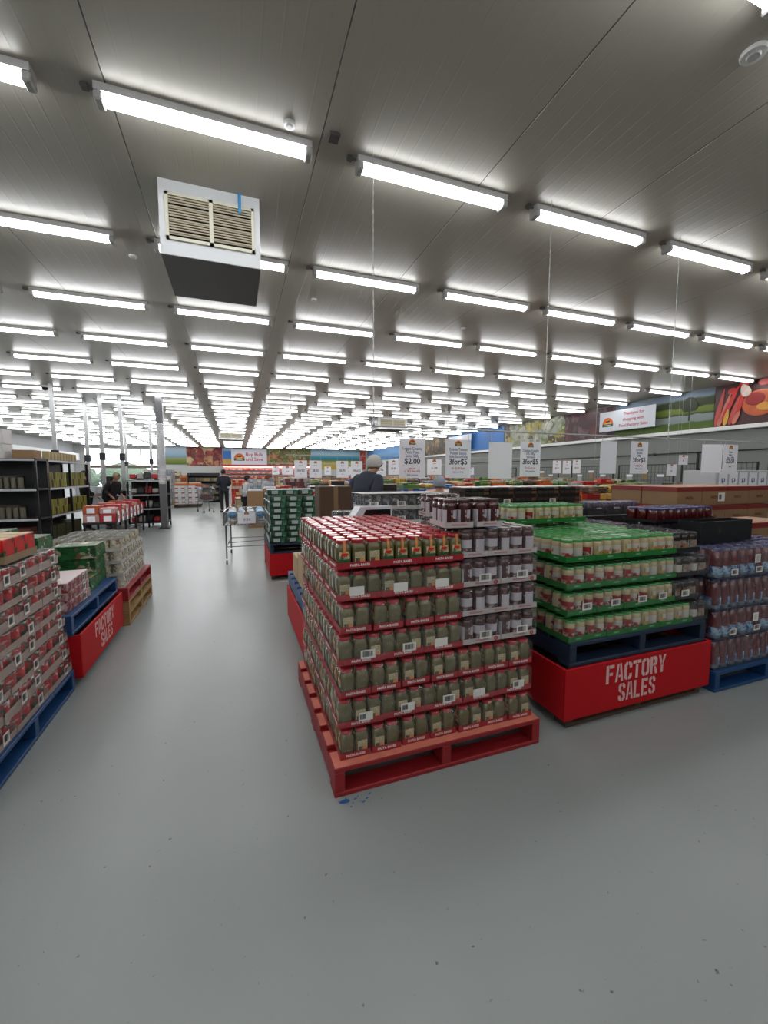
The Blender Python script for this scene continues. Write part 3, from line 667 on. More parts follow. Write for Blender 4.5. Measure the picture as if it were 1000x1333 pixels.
for layer in range(4):
    wide = layer % 2 == 0 if False else (layer in (1, 3))
    if layer == 0: n, nb = 7, 1
    elif layer == 1: n, nb = 4, 1
    elif layer == 2: n, nb = 6, 2
    else: n, nb = 4, 1
    wide = layer in (1, 3)
    dx, dy = (.2235, .1505) if wide else (.1505, .2235)
    ny = 7 if wide else 5; ny_use = ny if layer == 3 else 1
    ox = -.02 * layer
    xs = [gx0 + ox * .6 + dx * (i + .5) for i in range(n)]
    xb = gx0 + ox * .6 + dx * n; xs_b = []
    rem = int((2.97 - xb) / dx + .35)
    for i in range(n + rem):
        for j in range(ny):
            if not (j == 0 or i == 0 or layer == 3): continue
            x = gx0 + ox * .6 + dx * (i + .5) + random.uniform(-.003, .003); y = gy0 + dy * (j + .5) * (1.13 / ny / dy) + random.uniform(-.003, .003)
            isg = i < n
            if isg:
                red = x < gx0 + (.62 if layer != 3 else .25)
                src = (GP[4] if red else GP[5]) if layer == 3 else (GP[2 if wide and 0 else (2 if layer == 1 else 0)] if red else GP[3 if layer == 1 else 1])
            else: src = KP[2] if layer == 3 else KP[1 if layer == 1 else 0]
            pos = f'{ORD[i + 1]} from left' + ('' if j == 0 else f', {ORD[j + 1]} row back')
            src.place((x, y, gz0 + glz * layer), (0 if wide else math.pi / 2) + random.uniform(-.015, .015), (f'green tray of green lidded jars' if isg else 'black tray of black lidded jars') + f', {ORD[layer + 1]} layer up, {pos}',
                      'green lidded jar packs on the red surround' if isg else 'black lidded jar packs beside the green ones')
for k in range(2):
    for i in range(3):
        if k == 0 and i < 0: continue
        GP[5 if i else 4].place((1.80 + .2235 * (i + .5) - .02, 2.42 + .1505 * k, gz0 + glz * 4), 0, f'green tray of jars on the rear fifth layer, {ORD[i + 1]} from left, {"front" if k == 0 else "rear"} row', 'green lidded jar packs on the red surround')

# bottles with blue labels on the blue pallet, right
juice = mat('bottle_liquid', '#5c1a22', .15, coat=.8, noise=.15, nscale=20); lab_blue = blobs('label_blue', ['#16408c', '#8fb4d4', '#1c5aa6', '#a9c8de', '#b03038', '#173468', '#6f9cc4', '#1c4a96'], 22, .4, seed=3, dist=.3); cap_blue = mat('cap_blue', '#28306c', .3, coat=.4); clear_b = mat('bottle_base', '#6a7888', .2, coat=.6)
def bottle():
    m = MB(); m.lathe([(.036, 0, 3), (.041, .006, 3), (.041, .03, 3), (.041, .085, 3), (.036, .14, 2.6), (.027, .185, 2.2), (.02, .195, 2)], 18, 0)
    for k in range(18, 36): m.m[k] = 2
    for k in range(36, 54):
        if 8 <= k - 36 < 18 or 1 <= k - 36 < 5: m.m[k] = 1
    return m.mesh('bottle', [juice, lab_blue, clear_b])
BOT = bottle(); CAP = MB().lathe([(.0275, .186), (.029, .188), (.029, .203), (.0275, .206)], 16).mesh('cap', cap_blue)
STICK['square'] = sticker_mesh(.06, .062, 'square')
tray_clear = mat('tray_slate', '#23283a', .4)
BP = [pack('bottle_pack', '', 'bottle pack', BOT, CAP, 3, 2, .087, tray_clear, .012, None, .21, None, filmm=film_strong if i != 2 else film, seed=90 + i, rots=(0, 0, 1, 3), item_name='bottle') for i in range(3)]
for i, p in enumerate(BP[:2]):
    if i == 0: put('sticker', STICK['square'], p.r, (.02, -.0905, .09), 0)
    put('sticker', STICK['bar'], p.r, (.045, -.0905, .02), 0)
for layer in range(4):
    wide = layer in (1, 3)
    dx, dy = (.268, .182) if wide else (.182, .268)
    n = int(1.14 / dx); ny = int(1.14 / dy)
    for i in range(n):
        for j in range(ny):
            if not (j == 0 or layer == 3 or (i == 0 and layer > 1 and j < 2)): continue
            if layer == 3 and j > 2: continue
            BP[(i + layer) % 2 if j == 0 else 2].place((3.075 + dx * (i + .5) - .03 * (layer > 1), 1.785 + dy * (j + .5), .146 + .2145 * layer), 0 if wide else math.pi / 2,
                f'pack of dark red bottles, {ORD[layer + 1]} layer up, {ORD[i + 1]} from left' + ('' if j == 0 else f', {ORD[j + 1]} row back'), 'bottle packs on the blue pallet')
# black open crate on top of the bottles
cr = thing('display_crate', 'open black cardboard crate lying on top of the dark red bottles', 'crate', (3.41, 2.04, 1.006), .02)
b_ = MB(); w, d, h, t = .30, .08, .155, .006
b_.box(-w, -d, 0, w, d, t).box(-w, d - t, t, w, d, h).box(-w, -d + t, t, -w + t, d - t, h).box(w - t, -d + t, t, w, d - t, h); b_.build('body', tray_black, cr)
fr = MB(); fr.box(-w, -d, t, w, -d + t, h); fr.build('front_wall', tray_black, cr)
hh = MB()
for x in (-.09, .06): hh.add([(x + .008 * math.cos(a * math.pi / 5), -d - .001, .085 + .02 * math.sin(a * math.pi / 5)) for a in range(10)], [tuple(range(10))])
hh.build('hand_hole', mat('hole_olive', '#37361c', .8), cr)

# ------------------------------------------------------------------ left stack of red tins
lab_tom = blobs('label_tomato', ['#c0141c', '#cf222a', '#a00f16', '#2a4a2c', '#d43038', '#b81820', '#c0141c', '#c9b0a8'], 14, .4, seed=5, dist=.3); tin_rim = mat('tin_rim', '#a8a6a0', .35, .8); tray_grey = mat('tray_greyish', '#a08d84', .7, noise=.08, nscale=10); tray_kraft = mat('tray_kraft', '#8a7458', .75, noise=.08)
def tin(r, h, lab, n=14):
    return MB().lathe([(r * .97, 0), (r, .003), (r, h - .003)], n, 0).lathe([(r * .98, h - .003), (r, h), (r * .93, h + .0005), (r * .93, h - .003)], n, 1).mesh('tin', [lab, tin_rim])
TR = tin(.0455, .096, lab_tom)
TP = [pack('red_tin_pack', '', 'tin pack', TR, None, 4, 3, .0935, tray_grey, .05, None, .101, None, seed=100 + i, item_name='tin', filmm=film_strong if i != 1 else film, low=.034, pm=.003) for i in range(4)]
TB = sticker_mesh(.06, .058, 'bar')
w_, d_ = 4 * .0935 + .003, 3 * .0935 + .003
put('sticker', TB, TP[0].r, (w_ / 2 + .003, .05, .012), math.pi / 2); put('sticker', TB, TP[2].r, (w_ / 2 + .003, -.06, .02), math.pi / 2)
put('sticker', TB, TP[1].r, (.08, -d_ / 2 - .003, .014), 0)
rx, ry, rz0, rlz = -1.115, 2.18, .147, .1095
for layer in range(8):
    along = layer % 2 == 0       # long side along the aisle
    dy = w_ + .004 if along else d_ + .003
    n = 3 if along else 4; dxx = d_ if along else w_
    for j in range(n):
        for i in range(2 if layer >= 6 else 1):
            if layer == 7 and j < n - 1 and i == 0 and 0: continue
            y = 3.335 - dy * (j + .5) - .006 * layer; x = rx - dxx * (i + .5) - (i * .004) + random.uniform(-.006, .004) - .003 * layer
            s_ = TP[1] if along else TP[0 if (j + layer) % 2 else 2]
            if y < 2.05: continue
            s_.place((x, y, rz0 + rlz * layer), math.pi / 2 if along else 0, f'tray of red tins, {ORD[layer + 1]} layer up, {ORD[j + 1]} from the far end' + ('' if i == 0 else ', second from aisle'), 'red tin packs on the bright blue pallet')
box_red = blobs('red_box_print', ['#d01a1c', '#da2a22', '#b81418', '#d01a1c', '#1f4a2c', '#c01015'], 9, .4, seed=9, dist=.3)
def open_tray(label, x, y, z, w, d, rz, mats, n, hh=.13, name='red_box_tray'):
    t = thing(name, label, 'tray', (x, y, z), rz); tray_mesh(w, d, .042).build('tray', tray_kraft, t)
    bw = (w - .01) / n
    for k in range(n):
        bm = MB(); bm.cbox(-bw / 2 + .001, -d / 2 + .006, 0, bw / 2 - .001, d / 2 - .006, hh, .004, 0, top=1)
        put('carton', bm.mesh('carton', mats), t, (-w / 2 + .005 + bw * (k + .5), 0, .003))
    return t
topgold = mat('box_gold_top', '#a3874a', .5); ztop = rz0 + rlz * 8
open_tray('kraft tray of red cartons on the left stack of red tins, the lower of two', -1.31, 2.88, ztop, .38, .3, math.pi / 2, [box_red, topgold], 3)
open_tray('kraft tray of red cartons on the left stack of red tins, the upper of two', -1.50, 2.78, ztop + .134, .34, .26, math.pi / 2 + .05, [box_red, topgold], 3)
open_tray('kraft tray of red cartons at the left edge in front of the green crates', -1.72, 3.0, ztop, .38, .3, math.pi / 2, [box_red, topgold], 3)
# pink trays, green crates on the left surround
pinkc = mat('pink_carton', '#b79b9d', .6, noise=.1, nscale=8); pinkt = mat('pink_carton_top', '#c9b8b8', .5)
cherry = blobs('cherry_print', ['#b79b9d', '#7a2a2e', '#a8888a', '#93393c', '#b79b9d'], 16, .5, seed=11)
for k in range(3):
    t = thing('shallow_carton', f'shallow pink carton on the left blue pallet, {("bottom", "middle", "top")[k]} of three', 'carton', (-1.31, 3.64, .523 + .073 * k), .03 * (k - 1), 'pink cartons on the left')
    MB().cbox(-.17, -.24, 0, .17, .24, .071, .004, 0, top=1).build('body', [cherry, pinkt], t); put('sticker', TB, t, (.172, .12, .006), math.pi / 2)
green_crate = blobs('green_crate_print', ['#0f4a22', '#14602c', '#0b3a1a', '#1a6a34', '#b9b59c', '#0f4a22', '#7a5a3a'], 12, .5, seed=6, dist=.3); green_pl = mat('green_card', '#0e4a20', .5, noise=.15, nscale=9)
def crate(x, y, z, label, w=.37, d=.28, h=.115, rz=0):
    t = thing('green_crate', label, 'crate', (x, y, z), rz, 'green crates left of the aisle')
    m = MB(); w /= 2; d /= 2; q = .006
    m.box(-w, -d, 0, w, d, q).box(-w, -d, q, w, -d + q, h * .8).box(-w, d - q, q, w, d, h * .8).box(-w, -d + q, q, -w + q, d - q, h * .8).box(w - q, -d + q, q, w, d - q, h * .8)
    m.build('crate_wall', green_crate, t)
    MB().cbox(-w + q, -d + q, q, w - q, d - q, h, .004, 0, top=0).build('contents', green_crate, t)
    return t
n = 0
for (x, y, z0_, cnt) in ((-1.34, 4.12, .523, 1), (-1.70, 3.6, .523, 5), (-1.70, 4.15, .523, 4), (-1.36, 4.33 + .06, .523, 3), (-2.08, 3.55, .523, 6), (-2.08, 4.1, .523, 5)):
    for k in range(cnt):
        n += 1
        crate(x + random.uniform(-.008, .008), y, z0_ + .118 * k, f'green crate on the left blue pallet, {ORD[k + 1]} of its pile, {("small pile", "pile behind pink cartons", "middle rear pile", "aisle side rear pile", "far left pile", "far left rear pile")[[1, 5, 4, 3, 6, 5].index(cnt) if 0 else ((-1.34, -1.70, -1.36, -2.08).index(x) if y not in (4.15, 4.1) else (4 if x == -1.70 else 5))]}', w=.34 if x > -1.4 else .37, d=.26 if x > -1.4 and y < 4.2 else .28, rz=0)
# white tins in film on the pile of pallets
lab_wt = blobs('label_white_tin', ['#d9d4c0', '#c9c2a8', '#e0dccb', '#8f7256', '#d9d4c0'], 18, .45, seed=12, dist=.3)
TW = tin(.05, .115, lab_wt); tray_w2 = mat('tray_pale', '#b9b7b0', .6)
WP = [pack('white_tin_pack', '', 'tin pack', TW, None, 3, 2, .103, tray_w2, .028, None, .121 if i == 0 else None, None, seed=120 + i, item_name='tin', filmm=film_strong) for i in range(2)]
for layer in range(4):
    dy = .213; 
    for j in range(5):
        for i in range(3):
            if not (i == 0 or j == 0 or layer == 3): continue
            if layer == 3 and (i == 2 or j > 3): continue
            WP[1 if layer == 3 else 0].place((-1.23 - .318 * i + random.uniform(-.01, .01), 4.72 + dy * j, .384 + .123 * layer), 0, f'tray of white tins, {ORD[layer + 1]} layer up, {ORD[j + 1]} from near end, {("aisle side", "middle", "far side")[i]}', 'white tin packs on the pallet pile')

# ------------------------------------------------------------------ second row and middle of the hall
def carton(label, x, y, z, w, d, h, m=kraft, rz=0, name='carton', group=None, tape=True, st=False, print_=None, band=None):
    t = thing(name, label, 'carton', (x, y, z), rz, group); MB().cbox(-w / 2, -d / 2, 0, w / 2, d / 2, h, .006).build('body', m, t)
    if tape: MB().box(-.025, -d / 2 - .001, h * .72, .025, d / 2 + .001, h + .001).build('tape', mat('parcel_tape', '#7d6242', .35), t)
    if band: MB().cbox(-w / 2 - .002, -d / 2 - .002, h - band, w / 2 + .002, d / 2 + .002, h + .001, .004, 0, top=1).build('lid', [mat('carton_red', '#7e2420', .6), mat('carton_top', '#b08a72', .7)], t)
    if print_: text(print_, h * .2, mat('print_brown', '#6a3026', .7), t, (0, -d / 2 - .0015, h * .42), 0, .02)
    if st: o_ = put('sticker', STICK['half'], t, (w * .3, -d / 2 - .0025, h * .2), 0); o_.scale = (1.5, 1, 2.2)
    return t
k2 = mat('kraft_light', '#b39a78', .75, noise=.08, nscale=7)
# brown cartons on the aisle surround
zb = .523
for j, (y, hh) in enumerate(((3.22, .2), (3.55, .28), (3.88, .22))):
    carton(f'light brown carton on the aisle side of the blue pallet, {ORD[j + 1]} from the pesto', .66, y, zb, .3, .3, hh, k2)
for j, (y, hh) in enumerate(((3.62, .42), (4.02, .38))):
    carton(f'tall light brown carton in the second line from the aisle, {("nearer", "farther")[j]} one', .98, y, zb, .3, .38, hh, kraft)
# dark tins in film with white card tops behind the pesto
lab_dark = blobs('label_dark_tin', ['#1a1c20', '#2a2f30', '#5a5f62', '#101114', '#83888a'], 20, .35, seed=14, dist=.3)
TD = tin(.036, .11, lab_dark, 12)
DP = [pack('dark_tin_pack', '', 'tin pack', TD, None, 3, 2, .0745, tray_w2, .03, None, .115, 'bar', seed=140, item_name='tin', filmm=film_strong)]
wtop = mat('card_white', '#a8a8a6', .6)
for j, y in enumerate((3.13, 3.29)):
    for i in range(4):
        for k in range(5):
            if j and k < 4: continue
            if i == 0 and k == 4: continue
            DP[0].place((.94 - .115 + .232 * i, y, zb + .12 * (k + 1) + .1), 0, f'filmed tray of dark tins, {ORD[k + 1]} layer, {ORD[i + 1]} from left, {("front", "rear")[j]} line', 'dark tin packs behind the pesto')
for i in range(4):
    carton(f'dark supporting carton under the dark tins, {ORD[i + 1]} from left', .825 + .232 * i, 3.21, zb, .225, .3 if i > 1 else .02 + .0, .218, kraft, tape=False) if i > 2 else None
t = thing('card_sheet', 'flat white card sheet lying over the dark tins', 'sheet', (1.29, 3.22, zb + .823)); MB().cbox(-.36, -.17, 0, .36, .17, .006, .002).build('sheet', wtop, t)
t = thing('tilted_tray', 'white rimmed tray leaning with its dark window up, behind the pesto lids', 'tray', (.92, 3.005, 1.095)); 
t.rotation_euler = (0, 0, .05)
tm_ = MB()
P_ = [(-.17, .0), (.2, .0), (.2, .165), (-.06, .165)]
tm_.add([(x, -.1, z) for x, z in P_] + [(x, .03, z) for x, z in P_], [(0, 1, 2, 3), (4, 7, 6, 5), (0, 4, 5, 1), (1, 5, 6, 2), (2, 6, 7, 3), (3, 7, 4, 0)]); tm_.build('shell', mat('tray_silver', '#c9ccd2', .35), t)
MB().add([(-.085, -.1015, .02), (.185, -.1015, .02), (.185, -.1015, .145), (-.015, -.1015, .145)], [(0, 1, 2, 3)]).build('dark_window', mat('window_dark', '#141518', .2), t)

# tall brown carton
carton('tall dark brown carton standing between the green tins and the grey haired man', 1.06, 4.66, .0, .37, .3, 1.37, mat('kraft_dark', '#4f3826', .75, noise=.1, nscale=6), name='tall_carton')

# stacks of dark multipacks and more behind the green jars, X grid of row two
def load(label, x, y, L, D, z, pal, cellsz, lay, name='wrapped_load', top=None, gap=.06, band=None, cat='pallet load', seed=0, palm=wood, trim=None, step=True, base=.145, nlay=4, topcol=None):
    """a film-wrapped pallet load: pallet, printed layers, a few loose cartons of its own on top"""
    r = thing(name, label, cat, (x + L / 2, y + D / 2, 0))
    p = MB()
    for bx in (-L / 2, -.04, L / 2 - .08): p.box(bx, -D / 2, .02, bx + .08, D / 2, .12)
    p.box(-L / 2, -D / 2, 0, L / 2, D / 2, .02).box(-L / 2, -D / 2, .12, L / 2, D / 2, base)
    p.build('pallet_base', palm, r)
    m = cells(pal[0], pal[1], cellsz, gap=gap, band=band, seed=seed)
    tm = mat(topcol[0], topcol[1], .5) if topcol else m
    h = (z - base) / nlay; rnd = random.Random(seed + x * 7 + y)
    for k in range(nlay):
        ins = .02 + rnd.uniform(0, .012); zz = base + h * k
        if k == nlay - 1 and step:
            s = rnd.choice((.35, .6, .7))
            MB().cbox(-L / 2 + ins, -D / 2 + ins, zz, L / 2 - ins, D / 2 - ins, zz + h * .55, .008, 0, 1).build('layer', [m, tm], r)
            MB().cbox(-L / 2 + ins + .01, -D / 2 + ins + D * (1 - s) * .6, zz + h * .55, L / 2 - ins - .01, D / 2 - ins, zz + h, .008, 0, 1).build('layer', [m, tm], r)
        else: MB().cbox(-L / 2 + ins, -D / 2 + ins, zz, L / 2 - ins, D / 2 - ins, zz + h, .008, 0, 1).build('layer', [m, tm], r)
    return r
# X 1.8-3.0 row two: dark multipacks with white tops
dm = cells('dark_multipack', ['#2e1f1a', '#4a3228', '#1c1614', '#5a4234', '#33302c'], (.06, .06, .1), gap=.1, band=['#8f8478', '#2a1c18', '#5f4a3a', '#aaa296', '#38241c'], bandz=(.35, .7), rough=.25)
def multi(label, x, y, z, w, d, h, m, topm, group, st=False, rz=0):
    t = thing('multipack', label, 'multipack', (x, y, z), rz, group); MB().cbox(-w / 2, -d / 2, 0, w / 2, d / 2, h, .008, 0, 1).build('body', [m, topm], t)
    if st: put('sticker', STICK['bar'], t, (w * .2, -d / 2 - .0005, h * .35), 0)
    return t
pale_top = mat('film_top_pale', '#a9a49b', .3, noise=.1, nscale=30)
load('wooden pallet of plain cartons under the dark multipacks behind the green jars', 1.85, 3.06, 1.3, 1.1, .92, ('base_brown', ['#6d543c', '#5f4833', '#79603f']), (.3, .3, .2), 3, step=False, nlay=3)
for i in range(5):
    for k in range(2):
        multi(f'dark brown multipack behind the green jars, {("lower", "upper")[k]} layer, {ORD[i + 1]} from left', 1.98 + .256 * i, 3.22, .921 + .236 * k, .25, .3, .234, dm, pale_top, 'dark multipacks behind the green jars', st=(i + k) % 2 == 0)
for i in range(5):
    multi(f'dark brown multipack in film, rear line behind the green jars, {ORD[i + 1]} from left', 1.98 + .256 * i, 3.6, 1.157 - .0, .25, .3, .234, dm, pale_top, 'dark multipacks behind the green jars') if 0 else None
# black trays of jars next to the multipacks (rear of the surround pallet, right)
purple = mat('jar_purple', '#3a2c44', .2, coat=.6, noise=.2, nscale=30); lid_purp = mat('lid_lilac', '#6a6684', .3)
redj = mat('jar_deep_red', '#4c0d10', .15, coat=.8); lid_bl = mat('lid_blue', '#1f2468', .3, coat=.5)
PUJ = round_jar(.0345, .125, purple, lab_nut, .02, .07, 0, ARC).mesh('jar', [purple, purple, lab_pale, purple]); LIDP = MB().lathe([(.0305, .112), (.0322, .1135), (.0322, .124), (.031, .1255)], 16).mesh('lid', lid_purp)
REJ = MB().lathe([(.04, 0, 3), (.043, .004, 3), (.035, .085, 3), (.034, .092, 2.2)], 16).mesh('tub', redj); LIDL = MB().lathe([(.0355, .09), (.037, .0915), (.037, .101), (.0355, .103)], 16).mesh('lid', lid_bl)
PUP = pack('purple_jar_pack', '', 'jar pack', PUJ, LIDP, 3, 2, .073, tray_black, .06, None, .13, None, seed=160)
REP = pack('red_tub_pack', '', 'tub pack', REJ, LIDL, 4, 3, .088, tray_black, .02, None, None, None, seed=170, item_name='tub')
load('pallet of dark cartons right behind the black lidded jars', 3.20, 3.05, 1.1, 1.1, 1.10, ('base_black', ['#1c1c1f', '#26262a', '#141416']), (.28, .28, .18), 3, step=False, nlay=4, palm=wood_dark)
for i in range(3):
    PUP.place((3.36 + .235 * i, 3.16, 1.101), 0, f'black tray of purple jars beyond the black lidded jars, {ORD[i + 1]} from left', 'purple jar trays')
for i in range(3):
    PUP.place((3.14 + .235 * i, 2.32, 1.006), 0, f'black tray of purple jars under the dark red tubs, {ORD[i + 1]} from left', 'purple jar trays')
for i, (x, y) in enumerate(((3.15, 2.33), (3.52, 2.35))):
    REP.place((x, y, 1.137), .03, f'block of dark red tubs with blue lids on top of the bottles, {("left", "right")[i]} one', 'red tubs with blue lids')
# brown cartons with red lids at the right
for k, (z_, xs) in enumerate(((.965, (4.48, 4.87, 5.26, 5.65)), (1.172, (4.48, 4.87, 5.26, 5.65)))):
    for i, x in enumerate(xs):
        for j in range(2):
            if j and k == 0: continue
            carton(f'red lidded brown carton at right, {("lower", "upper")[k]} layer, {ORD[i + 1]} from left, {("front", "rear")[j]} line', x, 3.14 + .4 * j, z_, .385, .39, .2, mat('carton_tan', '#8a6a4b', .75, noise=.08, nscale=8), group='brown cartons with red lids', tape=False, band=.05, print_='PASTA' if not j else None, st=(i == 1 and k == 1))
load('pallet of brown cartons under the ones with dark red lids', 4.32, 2.95, 1.5, 1.1, .964, ('base_tan', ['#7c5f43', '#866849', '#71563c']), (.385, .385, .2), 4, step=False, nlay=4)
for i in range(2):
    carton(f'brown carton with dark red lid in front of the right pile, {("left", "right")[i]} one', 4.33 + .39 * i, 2.46, .875, .38, .38, .2, mat('carton_tan', '', .7), group='brown cartons with red lids', tape=False, band=.05, print_='PASTA')
load('pallet of bottles continuing past the right edge of the front row', 4.22, 1.8, 1.15, 1.1, .874, ('base_bottle', ['#2c1a22', '#1d2c50', '#3a2028']), (.09, .09, .2), 4, step=False, nlay=4, palm=blue_paint)

# green tins on the red surround by the basket table
gtin = cells('green_tin_print', ['#123a26', '#1c5236', '#0e2a1e', '#4a7a5c', '#2a5e44', '#22352c'], (.048, .048, .0415), gap=.08, rough=.3)
card_w = mat('barcode_card', '#a9b0ac', .55)
CARDM = MB().box(-.045, -.001, 0, .045, 0, .05).mesh('sticker', card_w)
gt = thing('green_tin_pack', '', 'tin pack', group='green tin packs on the red surround'); MB().cbox(-.11, -.11, 0, .11, .11, .083, .006).build('body', gtin, gt); put('sticker', CARDM, gt, (-.01, -.1115, .02)); GT = Proto(gt)
for layer in range(9):
    for i in range(5):
        for j in range(5):
            if not (i == 0 or j == 0 or layer == 8): continue
            if layer == 8 and (i > 2 or j > 2 or j == 0): continue
            GT.place((.56 + .224 * i + (.03 if layer % 2 else 0) * (i == 0) * 0 + random.uniform(-.01, .01) + (.01 if layer % 2 else -.01), 6.07 + .224 * j, .523 + .0845 * layer), 0,
                     f'pack of green tins, {ORD[layer + 1]} layer up, {ORD[i + 1]} from the aisle, {ORD[j + 1]} row back')

# ------------------------------------------------------------------ hanging signs
def chain(x, y, z0, label):
    m = MB(); z = z0; k = 0
    while z < H - .01:
        m.tube((0, 0, z - z0), (0, 0, min(z + .03, H) - z0), .0022 if k % 2 else .0042, 5); z += .03; k += 1
    tag(m.build('hanging_chain', mat('chain', '#b9bab8', .4, .4), None, (x, y, z0)), label, 'chain', 'chains holding the near sign rail')
RY, RZ = 2.84, 1.85
for x, w in ((.95, 'leftmost'), (2.47, 'middle'), (3.96, 'rightmost')): chain(x, RY, RZ, f'thin metal chain from ceiling to the near sign rail, {w} of three')
rl = thing('sign_rail', 'thin white rail on three chains carrying the near price signs', 'rail', (.85, RY, RZ)); MB().tube((0, 0, 0), (4.6, 0, 0), .006, 8).build('rod', mat('rail_grey', '#a9aaa9', .4), rl)
for x in (.1, 1.62, 3.11): MB().lathe([(.01, -.012), (.01, .012)], 8, cx=x).build('bracket', steel, rl)
def logo(parent, x, y, z, r):
    """a half sun over dark hills"""
    m = MB(); n = 12
    m.add([(r * math.cos(math.pi * i / n), 0, r * math.sin(math.pi * i / n)) for i in range(n + 1)], [tuple(range(n + 1))], 0)
    m.add([(.55 * r * math.cos(math.pi * i / n), -.0006, .6 * r * math.sin(math.pi * i / n)) for i in range(n + 1)], [tuple(range(n + 1))], 1)
    m.add([(-r, -.0004, -.42 * r), (r, -.0004, -.42 * r), (r, -.0004, .02 * r), (-r, -.0004, .02 * r)], [(0, 1, 2, 3)], 2)
    m.add([(-.45 * r, -.001, .25 * r), (.35 * r, -.001, .3 * r), (.42 * r, -.001, .55 * r), (-.3 * r, -.001, .5 * r)], [(0, 1, 2, 3)], 3)
    m.add([(-.6 * r, -.0008, -.24 * r), (.6 * r, -.0008, -.24 * r), (.6 * r, -.0008, -.16 * r), (-.6 * r, -.0008, -.16 * r)], [(0, 1, 2, 3)], 4)
    return m.build('emblem', [orange_ink, yellow_ink, green_ink, ink, white_ink], parent, (x, y, z))
def sign(label, x0, x1, y, z0, z1, lines=(), rz=0, hooks=True, hook_to=None, group=None, logo_=True, cat='price sign'):
    w, h = x1 - x0, z1 - z0
    t = thing('price_sign', label, cat, ((x0 + x1) / 2, y, z0), rz, group)
    MB().box(-w / 2, -.001, 0, w / 2, .001, h).build('sheet', paper, t)
    if logo_: logo(t, 0, -.0018, h * .875, w * .13)
    for (s, zz, size, m_, sx) in lines: text(s, size * h, m_, t, (0, -.0018, zz * h), 0, .0 if m_ is not ink else .012, sx=sx)
    if hooks:
        for sx in (-1, 1):
            MB().tube((sx * w * .42, 0, h - .01), (sx * w * .40, 0, (hook_to or RZ) - z0), .0018, 5).build('hook', steel, t)
    return t
def price(title, big, red, foot, bs=.2):
    out = []; z = .74
    for s in title: out.append((s, z, .105, blue_ink, .8)); z -= .092
    out.append((big, .42, bs, ink, .98))
    z = .25
    for s in red: out.append((s, z, .085, red_ink, .8)); z -= .075
    for s in foot: out.append((s, z - .02, .055, blue_ink, .8))
    return out
Zt, Zb = 1.772, 1.475
sign('hanging price sign reading $2.00 for creamy pesto sauce, leftmost of the near rail', 1.15, 1.36, RY, Zb, Zt, price(('Leggos Creamy', 'Pesto Pasta', 'Sauce 500g'), '$2.00', ('per jar', 'or $12 Box of 6'), ('While stocks last',)))
sign('hanging price sign reading 3for$5 or $2.00 each, right of the $2.00 sign', 1.535, 1.76, RY, Zb, Zt, price(('Dolmio Tomato', 'Passata Sauces', 'Style Sauce 500g'), '3for$5', ('Or $2.00 Each',), ('Limit 6 per family',), .21))
sign('blank white hanging sheet between the two nearer 3for$5 signs', 1.93, 2.15, RY, Zb - .005, Zt - .01, (), logo_=False, rz=-.03)
sign('hanging price sign reading 3for$5 for chicken sauce varieties', 2.235, 2.44, RY, Zb + .01, Zt + .005, price(('Chicken Tonight', '475-485g', 'Varieties'), '3for$5', ('Or $2 per jar',), ('While stocks last',), .21))
sign('blank white hanging sheet beside the passata sign', 3.10, 3.31, RY, 1.51, 1.805, (), logo_=False, rz=.06)
sign('hanging price sign reading 3for$5 for passata 700g', 3.48, 3.70, RY, 1.51, 1.81, price(('La Doria', 'Passata', '700g'), '3for$5', ('Or $2.00 ea',), ('While stocks last',), .21))
sign('blank white hanging sheet twisted to one side near the right end of the rail', 4.51, 4.72, RY, 1.52, 1.81, (), logo_=False, rz=-.35)
sign('hanging price sign reading $2.00, rightmost of the near rail', 4.79, 5.02, RY, 1.51, 1.815, price(('Pasta', 'Bake', 'Sauce 500g'), '$2.00', ('Each',), ()))
far_signs = [(0.94, 1.15, 7.00, 1.45, 1.74, '2for$3', 'leftmost'), (1.19, 1.40, 7.0, 1.45, 1.74, '$8.50', 'second from left'), (1.66, 1.87, 7.0, 1.45, 1.74, '$6.95', 'third from left'), (1.92, 2.13, 7.0, 1.45, 1.74, '10for$5', 'fourth from left'),
    (2.37, 2.58, 7.0, 1.47, 1.75, '$7.00', 'behind the grey haired man'), (2.62, 2.83, 7.0, 1.5, 1.77, '$3.50', 'right of the grey haired man'), (3.40, 3.70, 7.0, 1.50, 1.79, '$11.99', 'behind the near $2.00 sign')]
for (a, b, y, z0, z1, s, w) in far_signs:
    sign(f'price sign reading {s} on the second rail, {w}', a, b, y, z0, z1, ((s, .42, .2, ink, .8), ('Special', .72, .1, blue_ink, .8), ('each', .22, .08, red_ink, .8)), hook_to=1.83)
rl = thing('sign_rail', 'thin white rail of the second row of price signs', 'rail', (.8, 7.0, 1.83)); MB().tube((0, 0, 0), (6.8, 0, 0), .006, 6).build('rod', MATS['rail_grey'], rl)
for x in (.1, 3.0, 6.7): MB().tube((x, 0, 0), (x, 0, H - 1.83), .003, 5).build('hanger', steel, rl)
for n_, (a, b, z0, z1) in enumerate(((6.35, 6.57, 1.53, 1.80), (6.62, 6.84, 1.52, 1.80), (6.89, 7.11, 1.53, 1.82))):
    sign(f'small price sheet before the right grey wall, {ORD[n_ + 1]} of three in a row', a, b, 7.0, z0, z1, (('$2.99', .4, .2, ink, .8), ('Special', .7, .1, blue_ink, .8)), hook_to=1.83)
rl = thing('sign_rail', 'thin white rail of the third row of small price signs', 'rail', (.9, 13.0, 1.85)); MB().tube((0, 0, 0), (9.2, 0, 0), .008, 6).build('rod', MATS['rail_grey'], rl)
for x in (.1, 4.5, 9.1): MB().tube((x, 0, 0), (x, 0, H - 1.85), .004, 5).build('hanger', steel, rl)
